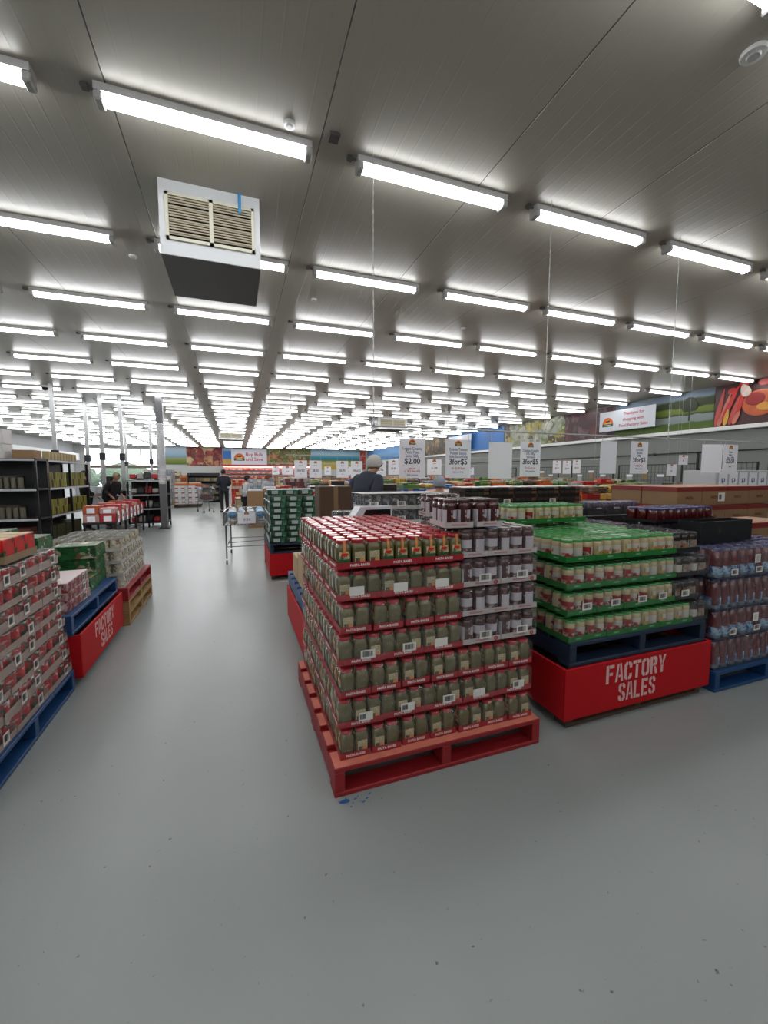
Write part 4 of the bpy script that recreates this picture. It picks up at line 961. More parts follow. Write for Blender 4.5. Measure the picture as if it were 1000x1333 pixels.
for n_, (a, b) in enumerate(((1.07, 1.28), (1.36, 1.70), (2.69, 2.9), (3.3, 3.6), (4.2, 4.5), (5.6, 5.9), (7.9, 8.2), (9.1, 9.4))):
    sign(f'small far price sign on the third rail, {ORD[n_ + 1]} from left', a, b, 13.0, 1.5, 1.76, (('$4.99', .4, .2, ink, .8), ('Buy', .7, .1, blue_ink, .8)), hook_to=1.85)
sign('small price sheet before the wire racks at the right wall', 8.87, 9.18, 6.35, 1.48, 1.73, (('$5', .4, .22, ink, .8), ('Rack', .7, .1, blue_ink, .8)), hook_to=H)
sign('small price sheet on the black frame at the right wall', 9.13, 9.42, 6.28, 1.72, 1.93, (('$9', .4, .22, ink, .8),), hook_to=H)

# ------------------------------------------------------------------ banners and printed murals
def mural(label, name, wall, a, b, z0, z1, m, off=.02, t=.012, cat='mural'):
    o = MB()
    if wall == 'far': o.box(a, YF - off - t, z0, b, YF - off, z1)
    else: o.box(XR - off - t, a, z0, XR - off, b, z1)
    return tag(o.build(name, m), label, cat)
sky_land = bands('print_meadow', [(0, '#56682f'), (.22, '#7a8842'), (.34, '#959c58'), (.42, '#7c94a4'), (.62, '#9db8cc'), (1, '#c4d2dc')], z0=2.3, z1=3.66, wob=.06)
coast = bands('print_coast', [(0, '#b49a4c'), (.2, '#a79a54'), (.34, '#4e7a4c'), (.46, '#2f7a94'), (.6, '#5a9ab4'), (.72, '#a5c0cc'), (1, '#8fb2cc')], z0=2.3, z1=3.66, wob=.05)
meat = blobs('print_meat', ['#8a2f30', '#a5483f', '#6d2226', '#b98a5c', '#9a3c38', '#c7b08a', '#7a5a3c'], 1.7, seed=3); veg = blobs('print_veg', ['#a9925a', '#6a7a3a', '#c2ae80', '#7a4a30', '#58702e', '#b87a4c', '#8a6a4a'], 1.9, seed=7)
prawn = blobs('print_prawn', ['#c0453a', '#d0604e', '#a83028', '#d88a74', '#c0453a'], 2.4, seed=12); blue_p = mat('print_blue', '#3b6fae', .6)
mural('printed mural of green meadow under a pale sky, leftmost on the far wall', 'meadow_mural', 'far', -5.5, -3.57, 2.3, 3.68, sky_land)
mural('printed mural of vegetables and meat on the far wall, left of the banner', 'meat_mural', 'far', -3.55, -.92, 2.2, 3.68, meat)
mural('narrow printed mural strip with blue panel on the far wall beside the banner', 'blue_mural', 'far', -.88, -.1, 2.3, 3.68, bands('print_blueyellow', [(0, '#b8984a'), (.3, '#b8984a'), (.38, '#3b6fae'), (.8, '#3b6fae'), (.86, '#a5b8c8'), (1, '#a5b8c8')], z0=2.3, z1=3.68, wob=.02))
mural('printed mural of seafood and leaves on the far wall, right of the banner', 'food_mural', 'far', -.08, 6.25, 2.0, 3.68, veg)
mural('printed coastal landscape mural on the far wall', 'coast_mural', 'far', 6.27, 10.7, 1.95, 3.68, coast)
mural('red printed food mural at the right end of the far wall', 'red_mural', 'far', 10.72, 11.25, 1.95, 3.68, prawn)
def banner(label, x, y, z, w, h, lines, rz=0, thick=.03, lx=-.33, standoff=.167):
    t = thing('banner', label, 'banner', (x, y, z), rz); MB().cbox(-w / 2, -thick, 0, w / 2, 0, h, .008).build('board', mat('banner_white', '#cfd2da', .45), t)
    logo(t, w * lx, -thick - .003, h * .38, h * .32)
    for sx in (-.35, .35): MB().box(w * sx - .02, 0.001, h * .3, w * sx + .02, standoff, h * .7).build('bracket', steel, t)
    for s, zz, sz in lines: text(s, sz * h, red_ink, t, (w * .14, -thick - .003, zz * h), 0, .015)
    return t
banner('white banner with a sun emblem and red writing on the far wall', 1.16, YF - .07, 2.33, 2.8, 1.3, (('Buy Bulk', .64, .3), ('and Save', .34, .3)), lx=-.28, standoff=.037)
banner('white banner with sun emblem thanking shoppers, tilted out from the right wall', XR - .2, 9.36, 2.86, 1.88, .62, (('Thankyou for', .78, .2), ('shopping with', .5, .2), ('Food Factory Sales', .22, .2)), rz=-math.pi / 2 + 0)
banner('small white banner with an emblem over blue on the far part of the right wall', XR - .2, 19.2, 2.85, 2.3, .7, (('Locally', .6, .22), ('Owned', .32, .22)), rz=-math.pi / 2, lx=-.3)
# right wall prints, from far to near
mural('plain blue printed panel on the far end of the right wall', 'blue_mural', 'r', 24.0, 35.5, 2.7, 3.66, bands('print_blue2', [(0, '#4f7fb4'), (.5, '#6a97c4'), (1, '#4a78b0')], z0=2.7, z1=3.66))
mural('printed mural of a pine forest with golden light on the right wall', 'forest_mural', 'r', 20.7, 23.95, 2.7, 3.66, blobs('print_forest', ['#3a3018', '#6a4a24', '#2c2c18', '#8a6a34', '#3f3a20'], 2.2, seed=21))
mural('blue printed panel behind the small banner on the right wall', 'sky_mural', 'r', 15.6, 20.65, 2.7, 3.66, blue_p)
mural('printed mural of pale cauliflower and yellow greens on the right wall', 'vegetable_mural', 'r', 12.0, 15.55, 2.7, 3.66, blobs('print_cauli', ['#b4b4a2', '#9aa48c', '#c0c0b4', '#a79a3c', '#6f7a3a', '#8c9480', '#5a4a34'], 3.0, seed=17))
mural('printed mural of dark red meat on the right wall, left of the tilted banner', 'meat_mural', 'r', 9.9, 11.98, 2.7, 3.66, blobs('print_meat2', ['#4a2426', '#5c2e2e', '#3a2a2c', '#6a5458', '#4a2426'], 2.4, seed=19))
mural('printed mural of a river meadow with trees on the right wall', 'river_mural', 'r', 7.02, 9.88, 2.7, 3.66,
      bands('print_river', [(0, '#55682e'), (.18, '#4c602a'), (.22, '#7e8886'), (.38, '#868e90'), (.41, '#2a351b'), (.46, '#5f7430'), (.58, '#707c34'), (.62, '#333d27'), (.8, '#3a452c'), (.86, '#71808e'), (1, '#6d7c8e')], z0=2.7, z1=3.66, wob=.1, scale=5))
tree = MB()
for (y, r_) in ((7.62, .17), (7.52, .12), (7.72, .12)): tree.ell((XR - .036, y, 3.32 + (r_ - .14)), (.004, r_, r_ * 1.15), 12, 8)
tree.box(XR - .04, 7.6, 2.92, XR - .034, 7.64, 3.3)
t_ = tree.build('printed_tree', mat('tree_print', '#2c3324', .7), bpy.data.objects['river_mural'])
mural('glossy tomato and capsicum print at the near end of the right wall', 'tomato_mural', 'r', 4.6, 7.0, 2.69, 3.68, mat('tomato_ground', '#3a0f10', .45), off=.03)
tg = bpy.data.objects['tomato_mural']; rnd = random.Random(4)
tomato = mat('tomato_red', '#b3201a', .45, noise=.35, nscale=9); pepper = mat('pepper_orange', '#b85528', .45, noise=.3, nscale=8); pep_in = mat('pepper_inner', '#8a1a14', .5); greenstem = mat('stem_green', '#2f4a24', .5); chili = mat('chili_pink', '#b5453c', .5, noise=.2, nscale=12)
def disc(parent, name, y, z, ry, rz_, m, lift=.002, hole=None):
    d = MB(); n = 20
    d.add([(0, ry * math.cos(2 * math.pi * i / n), rz_ * math.sin(2 * math.pi * i / n)) for i in range(n)] + [(-.006, ry * .9 * math.cos(2 * math.pi * i / n), rz_ * .9 * math.sin(2 * math.pi * i / n)) for i in range(n)],
          [(i, (i + 1) % n, n + (i + 1) % n, n + i) for i in range(n)] + [tuple(range(n, 2 * n))], 0, False)
    return d.build(name, m, parent, (XR - .042 - lift, y, z))
k = 0
for (y, z, r_) in ((5.0, 2.9, .2), (5.35, 3.0, .17), (5.55, 3.35, .16), (5.2, 3.35, .18), (4.85, 3.3, .2), (5.75, 3.55, .13), (5.35, 3.58, .12), (6.0, 3.6, .12), (5.05, 3.62, .14), (4.72, 3.55, .14), (5.62, 3.12, .12), (6.62, 3.5, .1), (6.4, 3.6, .1)):
    disc(tg, 'printed_tomato', y, z, r_, r_ * .82 if z + r_ < 3.7 else (3.675 - z) , tomato, .001 * k); k += 1
disc(tg, 'printed_pepper', 6.05, 3.15, .36, .3, pepper, .016); disc(tg, 'pepper_hollow', 6.15, 3.25, .2, .15, pep_in, .022); disc(tg, 'pepper_hollow', 5.95, 3.05, .16, .1, mat('pepper_yellow', '#c78a34', .5), .024)
disc(tg, 'printed_leaf', 5.5, 2.8, .3, .08, greenstem, .02)
def print_ellipse(name, y, z, a_, b_, rot, m, lift):
    d = MB(); n = 18; P = []
    for s_, x in ((1, 0), (.9, -.005)):
        for i in range(n):
            t = 2 * math.pi * i / n; u, v = a_ * s_ * math.cos(t), b_ * s_ * math.sin(t) * (1 - .35 * math.cos(t))
            P.append((x, u * math.cos(rot) - v * math.sin(rot), max(-(z - 2.695), min(3.672 - z, u * math.sin(rot) + v * math.cos(rot)))))
    d.add(P, [(i, (i + 1) % n, n + (i + 1) % n, n + i) for i in range(n)] + [tuple(range(n, 2 * n))]); return d.build(name, m, tg, (XR - .042 - lift, y, z))
pinkpep = mat('pepper_pink', '#c06a58', .5, noise=.3, nscale=10); yelpep = mat('pepper_yellow2', '#c79a3a', .5, noise=.3, nscale=10)
for i, (y, z, L_, w_, m_) in enumerate(((6.88, 3.15, .46, .055, chili), (6.76, 3.1, .4, .05, pinkpep), (6.66, 3.2, .45, .055, tomato), (6.72, 2.9, .2, .05, yelpep), (6.55, 3.05, .36, .055, chili), (6.5, 2.88, .18, .05, pinkpep), (6.42, 3.3, .34, .05, tomato), (6.85, 2.82, .12, .05, pinkpep))):
    print_ellipse('printed_chili', y, z, L_, w_, math.radians(100 + 6 * (i % 3)), m_, .012 + .002 * i)
print_ellipse('printed_onion', 6.35, 3.48, .16, .1, 1.2, mat('print_onion', '#b9a89c', .5, noise=.3, nscale=10), .03)


# ------------------------------------------------------------------ far pallet loads over the middle of the hall
kinds = [('brown cartons', ('f_brown', ['#8a6c4d', '#7a5c40', '#9a7c5a']), (.38, .38, .28)),
         ('white tissue packs', ('f_white', ['#a9a8a6', '#8f9296', '#b5b0a6', '#6f7c90']), (.2, .2, .16)),
         ('blue detergent packs', ('f_blue', ['#1d4fa0', '#2a62b0', '#8fa4bc', '#163c80', '#a06a3a']), (.12, .12, .2)),
         ('dark brown packs', ('f_dark', ['#2e211c', '#4a342a', '#1d1a1a', '#6a5848']), (.09, .09, .14)),
         ('red and yellow packs', ('f_redyel', ['#a01c1c', '#b8341f', '#c79a4a', '#8a1618', '#a89a8a']), (.14, .14, .14)),
         ('cream boxes', ('f_cream', ['#b5a88c', '#9c8a68', '#c2b8a0', '#5c4434']), (.2, .2, .16)),
         ('yellow green bottles', ('f_yelgreen', ['#7a8a34', '#97a34a', '#3c5a24', '#b5ae80']), (.09, .09, .22)),
         ('orange cartons', ('f_orange', ['#b5501f', '#a3441c', '#c77a3a', '#b0a090']), (.25, .25, .16)),
         ('maroon jars', ('f_maroon', ['#4a1a20', '#6a2a2e', '#8f8480', '#3a1418']), (.09, .09, .15)),
         ('black crates', ('f_black', ['#151619', '#22242a', '#3a3c40', '#7a6a58']), (.3, .3, .15))]
plan = {  # rows of pallets: y, [(x, kind, top height)]
 4.75: [(2.55, 5, 1.30), (3.8, 7, 1.30), (5.1, 4, 1.31), (6.4, 6, 1.33), (7.7, 9, 1.30)],
 7.3: [(1.80, 8, 1.28), (3.05, 2, 1.33), (4.3, 5, 1.35), (5.55, 3, 1.36), (6.8, 4, 1.33), (8.1, 6, 1.38)],
 9.9: [(.9, 4, 1.2), (2.2, 7, 1.30), (3.5, 0, 1.38), (4.8, 1, 1.35), (6.1, 8, 1.40), (7.4, 9, 1.42), (8.7, 0, 1.38)],
 12.9: [(2.2, 9, 1.32), (3.5, 2, 1.38), (4.8, 4, 1.40), (6.1, 0, 1.42), (7.4, 6, 1.40), (8.7, 3, 1.42)],
 16.2: [(1.8, 8, 1.36), (3.1, 0, 1.40), (4.4, 7, 1.42), (5.7, 1, 1.42), (7.0, 3, 1.45), (8.3, 5, 1.42)],
 20.0: [(.6, 1, 1.3), (2.0, 5, 1.38), (3.4, 3, 1.42), (4.8, 2, 1.42), (6.2, 0, 1.45), (7.6, 4, 1.42)],
 24.5: [(.6, 4, 1.35), (2.0, 0, 1.42), (3.4, 6, 1.42), (4.8, 9, 1.44), (6.4, 2, 1.44)]}
tops = [('red', ['#a81a18', '#c23a20', '#8a1414', '#c9a06a']), ('yellow', ['#b8963c', '#c9ab52', '#8f6f2a', '#b5a88c']), ('cream', ['#b9ad92', '#c4bba4', '#8a745a', '#a99a7c']), ('blue', ['#1d4a94', '#7f9cbc', '#2a5ea8', '#a9aeb6']),
        ('white', ['#b2b3b4', '#a6a9ae', '#8d949e', '#b9b5ac']), ('brown', ['#4a3022', '#6b4a34', '#2e211a', '#8a6c4d']), ('green', ['#3f6a30', '#6f8f3c', '#2a4a24', '#a9a578']), ('orange', ['#b8561e', '#c77a38', '#9a3e18', '#b9a88c'])]
rt = random.Random(77)
def top_goods(x, y, z, L, where, n=3):
    for i in range(n):
        cn, pal = rt.choice(tops); shape = rt.choice(('carton', 'bag', 'tray')); w = L / n - .03; d = rt.uniform(.25, .4); h = rt.uniform(.07, .15); g = rt.choice((.06, .09, .13))
        m_ = cells('top_' + cn + str(g), pal, (g, g, g * 1.1), gap=.07, band=list(reversed(pal)), bandz=(.3, .6)); px_ = x + L * (i + .5) / n; m = MB()
        if shape == 'bag': m.lathe([(w * .40, 0, 5), (w * .5, h * .2, 5), (w * .5, h * .6, 5), (w * .36, h * .95, 4), (w * .1, h, 3)], 16, sy=d / w); mm = [m_]
        elif shape == 'tray': m = tray_mesh(w, d, h * .5, .008); mm = [mat('tray_top_' + cn, pal[0], .5)]
        else: m.cbox(-w / 2, -d / 2, 0, w / 2, d / 2, h, .01); mm = [m_]
        t = thing(f'{cn}_{shape}', f'{cn} {shape} on the load of {where}, {("left", "middle", "right", "far right")[i]}', shape, (px_, y + d / 2 + .05, z + .001), rt.uniform(-.06, .06)); m.build(shape, mm, t)
        if shape == 'tray': MB().cbox(-w / 2 + .015, -d / 2 + .015, .01, w / 2 - .015, d / 2 - .015, h, .015).build('contents', m_, t)
for ri, (y, row) in enumerate(plan.items()):
    for ci, (x, k, z) in enumerate(row):
        nm, pal, cs = kinds[k]; near = ri < 4; zz = z - (.1 if near else 0)
        load(f'wrapped pallet load of {nm}, {ORD[ri + 1]} line back, {ORD[ci + 1]} from the aisle', x, y, 1.15, 1.1, zz, pal, cs, 4, seed=ri * 3.0 + ci, top=None, palm=wood if (ri + ci) % 2 else blue_paint, topcol=('film_top_pale2', '#b3aea4') if k in (3, 2, 5) else None, step=not near)
        if near: top_goods(x, y, zz, 1.15, f'{nm}, {ORD[ri + 1]} line', 3)
# loose goods on top of the nearer loads
loose = [('red plastic tub', 'tub', '#b01f18', (.30, .2, .09), 4.6, 5.55, 1.21, 3), ('orange carton', 'carton', '#b85a24', (.32, .3, .12), 4.1, 5.55, 1.20, 1), ('pale folded carton', 'carton', '#b5b2aa', (.3, .3, .1), 5.75, 5.55, 1.21, 1),
         ('amber tray', 'tray', '#c07c3c', (.34, .3, .07), 2.9, 5.55, 1.20, 2), ('red punnet', 'punnet', '#a31a16', (.2, .2, .08), 6.15, 5.55, 1.21, 1), ('olive bottle box', 'box', '#6d7a30', (.3, .25, .12), 6.75, 5.55, 1.23, 2), ('black crate', 'crate', '#16171a', (.38, .3, .14), 8.0, 5.55, 1.20, 2)]
for (nm, cat, c, (w, d, h), x, y, z, n_) in loose:
    for i in range(n_):
        t = thing(nm.replace(' ', '_'), f'{nm} lying on the goods in the middle of the hall, {("left", "middle", "right")[i] if n_ > 1 else "alone"}', cat, (x + (w + .02) * i, y, z + .001), random.uniform(-.05, .05))
        tray_mesh(w, d, h * .6, .006).build('body', mat('loose_' + nm.replace(' ', '_'), c, .5), t)
        MB().cbox(-w / 2 + .012, -d / 2 + .012, .008, w / 2 - .012, d / 2 - .012, h, .01).build('contents', mat('loosec_' + nm.replace(' ', '_'), c, .35, noise=.4, nscale=30), t)
# white price-covered bin and wire racks near the right wall
bin_ = thing('display_bin', 'white display bin covered with price sheets before the right wall racks', 'bin', (7.6, 4.38, 0))
MB().cbox(-.75, -.25, 0, .75, .25, 1.57, .01).build('body', mat('bin_white', '#b5b6b8', .5), bin_)
for i in range(6):
    t = MB().box(-.1, -.003, 0, .1, 0, .26).build('price_sheet', paper, bin_, (-.6 + .24 * i, -.251, 1.28)); text('$3', .09, blue_ink, t, (0, -.004, .13), 0, .02)
def rack(x, y, label, w=1.6, h=1.9, n=1):
    t = thing('wire_rack', label, 'rack', (x, y, 0), -math.pi / 2); fm = MB()
    for sx in (-w / 2, w / 2): fm.box(sx - .015, -.015, 0, sx + .015, .015, h)
    fm.box(-w / 2, -.01, h - .02, w / 2, .01, h); fm.build('frame', dark_steel, t)
    g = MB()
    for i in range(1, 16): g.box(-w / 2 + w * i / 16 - .003, -.003, .2, -w / 2 + w * i / 16 + .003, .003, h - .02)
    for i in range(16): g.box(-w / 2, -.005, .25 + i * .1, w / 2, -.001, .256 + i * .1)
    g.build('mesh_grid', mat('mesh_brown', '#3a322a', .6), t)
    for sx in (-1, 1): MB().box(sx * w * .4 - .02, -.25, 0, sx * w * .4 + .02, .25, .04).build('foot', dark_steel, t)
    return t
for i, y in enumerate((4.6, 6.4, 8.2, 10.0, 12.2, 14.5)):
    rack(10.6, y, f'dark wire mesh rack along the right wall, {ORD[i + 1]} from the near end', h=1.78)
    for j in range(3):
        b = thing('hanging_packet', f'small packet hanging on the {ORD[i + 1]} wire rack, {("left", "middle", "right")[j]}', 'packet', (10.55, y - .5 + .45 * j, 1.25 + .12 * (j % 2)), -math.pi / 2)
        MB().cbox(-.09, -.02, 0, .09, .0, .24, .01).build('bag', mat(('packet_grey', 'packet_tan', 'packet_white')[j], ('#6a6c70', '#8a7350', '#a8a8a8')[j], .4), b)
        MB().box(-.09, -.022, .2, .09, .001, .26).build('header', paper, b)
t = thing('pipe_rail', 'thin dark pipe running along the grey right wall', 'pipe', (XR - .08, 4.5, 2.08)); MB().tube((0, 0, 0), (0, 16, 0), .018, 8).build('pipe', dark_steel, t)
for y in (.5, 4, 8, 12, 15.5): MB().box(-.01, y - .02, -.03, .079, y + .02, .03).build('bracket', dark_steel, t)
t = thing('fan_stand', 'tall black frame stand with a small fan before the grey wall', 'stand', (9.9, 6.2, 0), 0)
MB().box(-.3, -.02, 0, -.27, .02, 2.0).box(.27, -.02, 0, .3, .02, 2.0).box(-.3, -.02, 1.97, .3, .02, 2.0).box(-.3, -.02, 1.6, .3, .02, 1.63).box(-.3, -.02, 0, .3, .02, .03).build('frame', black, t)
MB().ell((0, 0, 2.08), (.08, .05, .08)).build('fan_head', black, t)
MB().box(-.25, .0, 1.65, .25, .01, 1.95).build('panel', mat('panel_grey', '#7a7c7c', .5), t)

# far fridge with pink glow, along the far wall
fr = thing('open_fridge', 'long open display fridge lit pink and white under the far murals', 'fridge', (2.6, YF - 1.2, 0))
MB().cbox(-3.5, -.4, 0, 3.5, .5, .9, .02).cbox(-3.5, .3, .9, 3.5, .5, 2.25, .02).build('cabinet', mat('fridge_white', '#b8babc', .4), fr)
MB().cbox(-3.5, -.2, 2.15, 3.5, .5, 2.3, .02).build('canopy', mat('fridge_red', '#a0232a', .4), fr)
meatf = blobs('fridge_meat', ['#c23a3c', '#d8b0a8', '#a32228', '#d06a64', '#c9c4bc'], 6, seed=30)
for k in range(4): MB().cbox(-3.45, -.05 - .05 * k, 1.85 - .28 * k, 3.45, .3, 1.99 - .28 * k, .01).build('shelf_goods', meatf, fr)
MB().box(-3.4, -.15, 2.12, 3.4, -.08, 2.148).build('strip_light', emit('pink_strip', '#ffb8a8', 12), fr)
# shelf bays and cartons at the far left
sb = thing('shelf_bay', 'dark shelf bay with rows of small goods below the meat mural', 'shelf', (-1.6, 24.5, 0))
MB().box(-.8, -.3, 0, -.75, .3, 1.6).box(.75, -.3, 0, .8, .3, 1.6).box(-.8, .25, 0, .8, .3, 1.6).build('frame', dark_steel, sb)
for k in range(5):
    MB().box(-.75, -.3, .1 + .34 * k, .75, .25, .13 + .34 * k).build('shelf', dark_steel, sb)
    if k < 4: MB().cbox(-.73, -.26, .131 + .34 * k, .73, .2, .32 + .34 * k, .01).build('goods_row', cells('bay_goods', ['#4a4a34', '#8a7a4a', '#2c2c28', '#6a5a3a'], (.1, .1, .19), seed=2), sb)
for (x, w, z, n_) in ((-2.08, .56, 0, 4),):
    for i in range(2):
        for k in range(4):
            t = thing('white_carton', f'white carton at the far trolley, {ORD[k + 1]} layer up, {("left", "right")[i]} column', 'carton', (-2.36 + .57 * i, 21.3, .13 + .215 * k), 0, 'white cartons at the far end of the aisle')
            MB().cbox(-.28, -.25, 0, .28, .25, .213, .008).build('body', cells('carton_white_print', ['#b9bab8', '#c2c2c0', '#adaeac'], (.14, .14, .215), gap=.05, gapcol='#7a7a7a', band=['#b9bab8', '#8f4a44', '#bcbcba'], bandz=(.3, .6)), t)
for i in range(2):
    t = thing('open_carton', f'low orange tray of packs on top of the white cartons, {("left", "right")[i]}', 'tray', (-2.36 + .57 * i, 21.3, .13 + .86)); tray_mesh(.54, .46, .1, .006).build('tray', mat('loose_orange_carton', '', .5), t)
    MB().cbox(-.25, -.21, .008, .25, .21, .16, .01).build('contents', mat('pack_orange_white', '#b9a08a', .5, noise=.4, nscale=30), t)
pallet('low wooden pallet under the white cartons at the far end of the aisle', -2.66, 20.75, 0, side=wood_dark, h=.128, full=False, L=1.12)
t = load('tall load of pale boxes far left behind the steel column', -4.2, 22.5, 1.3, 1.2, 1.75, ('f_white', []), (.2, .2, .16), 4)
load('load of orange cartons beside the far shelf bay', -2.9, 25.0, 1.2, 1.1, 1.5, ('f_orange', []), (.25, .25, .16), 4)
load('load of mixed goods below the meadow mural', -4.8, 28.0, 1.6, 1.2, 1.7, ('f_cream', []), (.2, .2, .16), 4)

# ------------------------------------------------------------------ left zone: black shelving, counters, tables
yel = cells('tin_yellow', ['#8f9a2c', '#a3a83c', '#7a8a24'], (1, 1, 1), gap=0, bump=0); ytin = mat('tin_yellow_l', '#7a7a2c', .4, noise=.25); btin = mat('tin_brown_l', '#4a2a18', .4); gtin_ = mat('tin_grey_l', '#5a5648', .4)
def shelving(x, y, L, D, rz, label, n=4, top=1.8):
    t = thing('shelving_unit', label, 'shelving', (x, y, 0), rz)
    for a in (0, L / 2 - .02, L - .04):
        for b in (0, D - .04): MB().box(a, b, 0, a + .04, b + .04, top).build('post', black, t)
    MB().box(.02, D - .012, .1, L - .02, D - .004, top - .02).build('added_dark_back', mat('back_dark', '#1a1b1e', .6), t)  # black sheet added to give the back of the shelves its darkness
    for k in range(n):
        z = .12 + (top - .16) * k / (n - 1); MB().cbox(0, 0, z, L, D, z + .035, .003).build('shelf', dark_steel, t)
        if 0 < k < n: MB().box(0.02, -.004, z - .01, L - .02, -.001, z + .03).build('price_strip', mat('strip_white', '#a9aaac', .5), t)
    return t
shelving(-3.4, 9.72, 2.3, .55, math.pi / 2, 'black shelving unit with yellow labelled tins, its long side to the aisle')
shelving(-5.9, 9.2, 2.5, .5, 0, 'black shelving unit facing the camera at the left edge, boxes on top')
zs = [.12 + (1.64) * k / 3 + .036 for k in range(4)]
tm1 = MB().lathe([(.042, 0), (.042, .15)], 10).mesh('tin', ytin); tm2 = MB().lathe([(.042, 0), (.042, .15)], 10).mesh('tin', btin); tm3 = MB().lathe([(.045, 0), (.045, .2)], 10).mesh('tin', gtin_)
for k in (1, 2):
    for s_ in range(2):
        for i in range(24):
            me = tm1 if (i * 7 + k * 3 + s_) % 4 else tm2
            if i in (10, 11, 23): continue
            o = put('shelf_tin', me, None, (-3.47, 9.81 + .093 * i, zs[k] + .152 * s_ + .001)); tag(o, f'tin on the aisle shelving, {("", "middle", "upper")[k]} shelf, {("bottom", "top")[s_]} row, {ORD[min(i + 1, 23)]} from near', 'tin', 'yellow labelled tins on the black shelving')
    for i in range(16):
        o = put('shelf_tin', tm3, None, (-5.2 + .1 * i, 9.34, zs[k] + .001)); tag(o, f'dark tin on the shelving at the left edge, {("", "middle", "upper")[k]} shelf, {ORD[i + 1]} from left', 'tin', 'dark tins at the left edge')
for k in (1, 2):
    for i in range(3):
        carton(f'dark carton at the rear of the left edge shelving, {("", "middle", "upper")[k]} shelf, {ORD[i + 1]} from left', -5.0 + .5 * i, 9.53, zs[k], .46, .24, .34 - .05 * i, mat('carton_dark_l', '#3a2f2a', .6), tape=False)
for i in range(4):
    carton(f'reddish brown carton on the lowest visible shelf at the left edge, {ORD[i + 1]} from left', -4.9 + .37 * i, 9.5, zs[0], .34, .28, .36, mat('carton_redbrown_l', '#5a2c1c', .6), tape=False)
    carton(f'dark olive carton low on the aisle shelving, {ORD[i + 1]} from near', -3.68, 10.05 + .5 * i, zs[0], .3, .44, .3, mat('carton_olive_l', '#4a4a2a', .6), tape=False)
wc = mat('white_carton_l', '#c2bfbc', .6)
for i in range(2):
    for k in range(2):
        carton(f'large white carton on top of the black shelving at the left edge, {("lower", "upper")[k]} {("left", "right")[i]}', -4.16 - .36 + .40 * i, 9.55, 1.80 + .265 * k, .39, .34, .26, wc, tape=False, print_='FRAGILE' if 0 else None)
carton('kraft carton lying on top of the black shelving beside the white cartons', -3.68, 9.62, 1.8, .34, .3, .16, kraft, tape=False)
for i in range(10):
    o = put('shelf_tin', MB().lathe([(.06, 0), (.06, .16)], 12).mesh('tin', mat('tin_kraft_l', '#9c8c62', .5, noise=.2)) if i == 0 else bpy.data.meshes['tin_top'], None, (-3.5, 9.95 + .16 * i, 1.8))
    if i == 0: o.data.name = 'tin_top'
    tag(o, f'larger tan tin on top of the black shelving, {ORD[i + 1]} from the near end', 'tin', 'tan tins on top of the black shelving')
sg = thing('number_sign', 'small square white sign with a black 5 on the power pole over the shelving', 'sign', (-4.28, 10.25, 2.02)); MB().box(-.13, -.012, 0, .13, 0, .34).build('panel', paper, sg); text('5', .26, ink, sg, (0, -.014, .17), 0, .02)
# red goods table along the aisle
tb = thing('goods_table', 'long low wire table with red packets and a row of price cards', 'table', (-2.65, 11.25, 0)); MB().cbox(-.3, -1.4, .48, .3, 1.4, .52, .005).build('table_top', dark_steel, tb)
for x in (-.27, .27):
    for y in (-1.36, -.5, .5, 1.36): MB().cbox(x - .02, y - .02, 0, x + .02, y + .02, .48, .003).build('leg', dark_steel, tb)
MB().box(-.27, -1.36, .15, .27, 1.36, .17).build('lower_shelf', steel, tb)
redp = mat('packet_red', '#a8262a', .4, noise=.3, nscale=15); pinkp = mat('packet_pink', '#b98a86', .4, noise=.2, nscale=15); orp = mat('packet_orange', '#b0512a', .4, noise=.3, nscale=15)
for j in range(9):
    for i in range(2):
        for q in range(2):
            k = (i + 2 * j + q) % 3; hb = .17 if q == 0 else (.12, .17, .09)[(i + j) % 3]
            t = thing('packet_box', f'packet box on the red goods table, {("lower", "upper")[q]}, {ORD[j + 1]} from near, {("aisle side", "far side")[i]}', 'box', (-2.50 - .29 * i, 9.99 + .3 * j, .522 + .172 * q), 0, 'packet boxes on the long table')
            MB().cbox(-.14, -.14, 0, .14, .14, hb, .008).build('box', (redp, pinkp, orp)[k], t)
            if q == 0 or hb > .1: MB().box(-.07, -.143, .02, .07, -.141, hb * .75).build('label', paper, t)
for j in range(7):
    t = thing('price_card', f'white price card clipped to the edge of the long red goods table, {ORD[j + 1]} from near', 'price card', (-2.342, 10.0 + .38 * j, .5), math.pi / 2); MB().box(-.075, -.003, 0, .075, .0, .24).build('card', paper, t); text('$2', .08, ink, t, (0, -.004, .12), 0, .03)
shelving(-2.85, 13.2, 1.0, .6, 0, 'dark open shelf stand with red and white packets beside the steel column', top=1.35, n=4)
for k in range(4):
    for i in range(5):
        t = tag(MB().cbox(-.08, -.1, 0, .08, .1, .13 + .03 * (i % 3), .02).build('bag_packet', (redp, mat('packet_dark', '#2c2c2e', .4), mat('packet_whitish', '#a9a6a2', .4))[(i * 2 + k) % 3], None, (-2.72 + .185 * i, 13.4, .157 + .41 * k)), f'packet on the shelf stand by the column, {ORD[k + 1]} shelf up, {ORD[i + 1]} from left', 'packet', 'packets on the dark shelf stand')
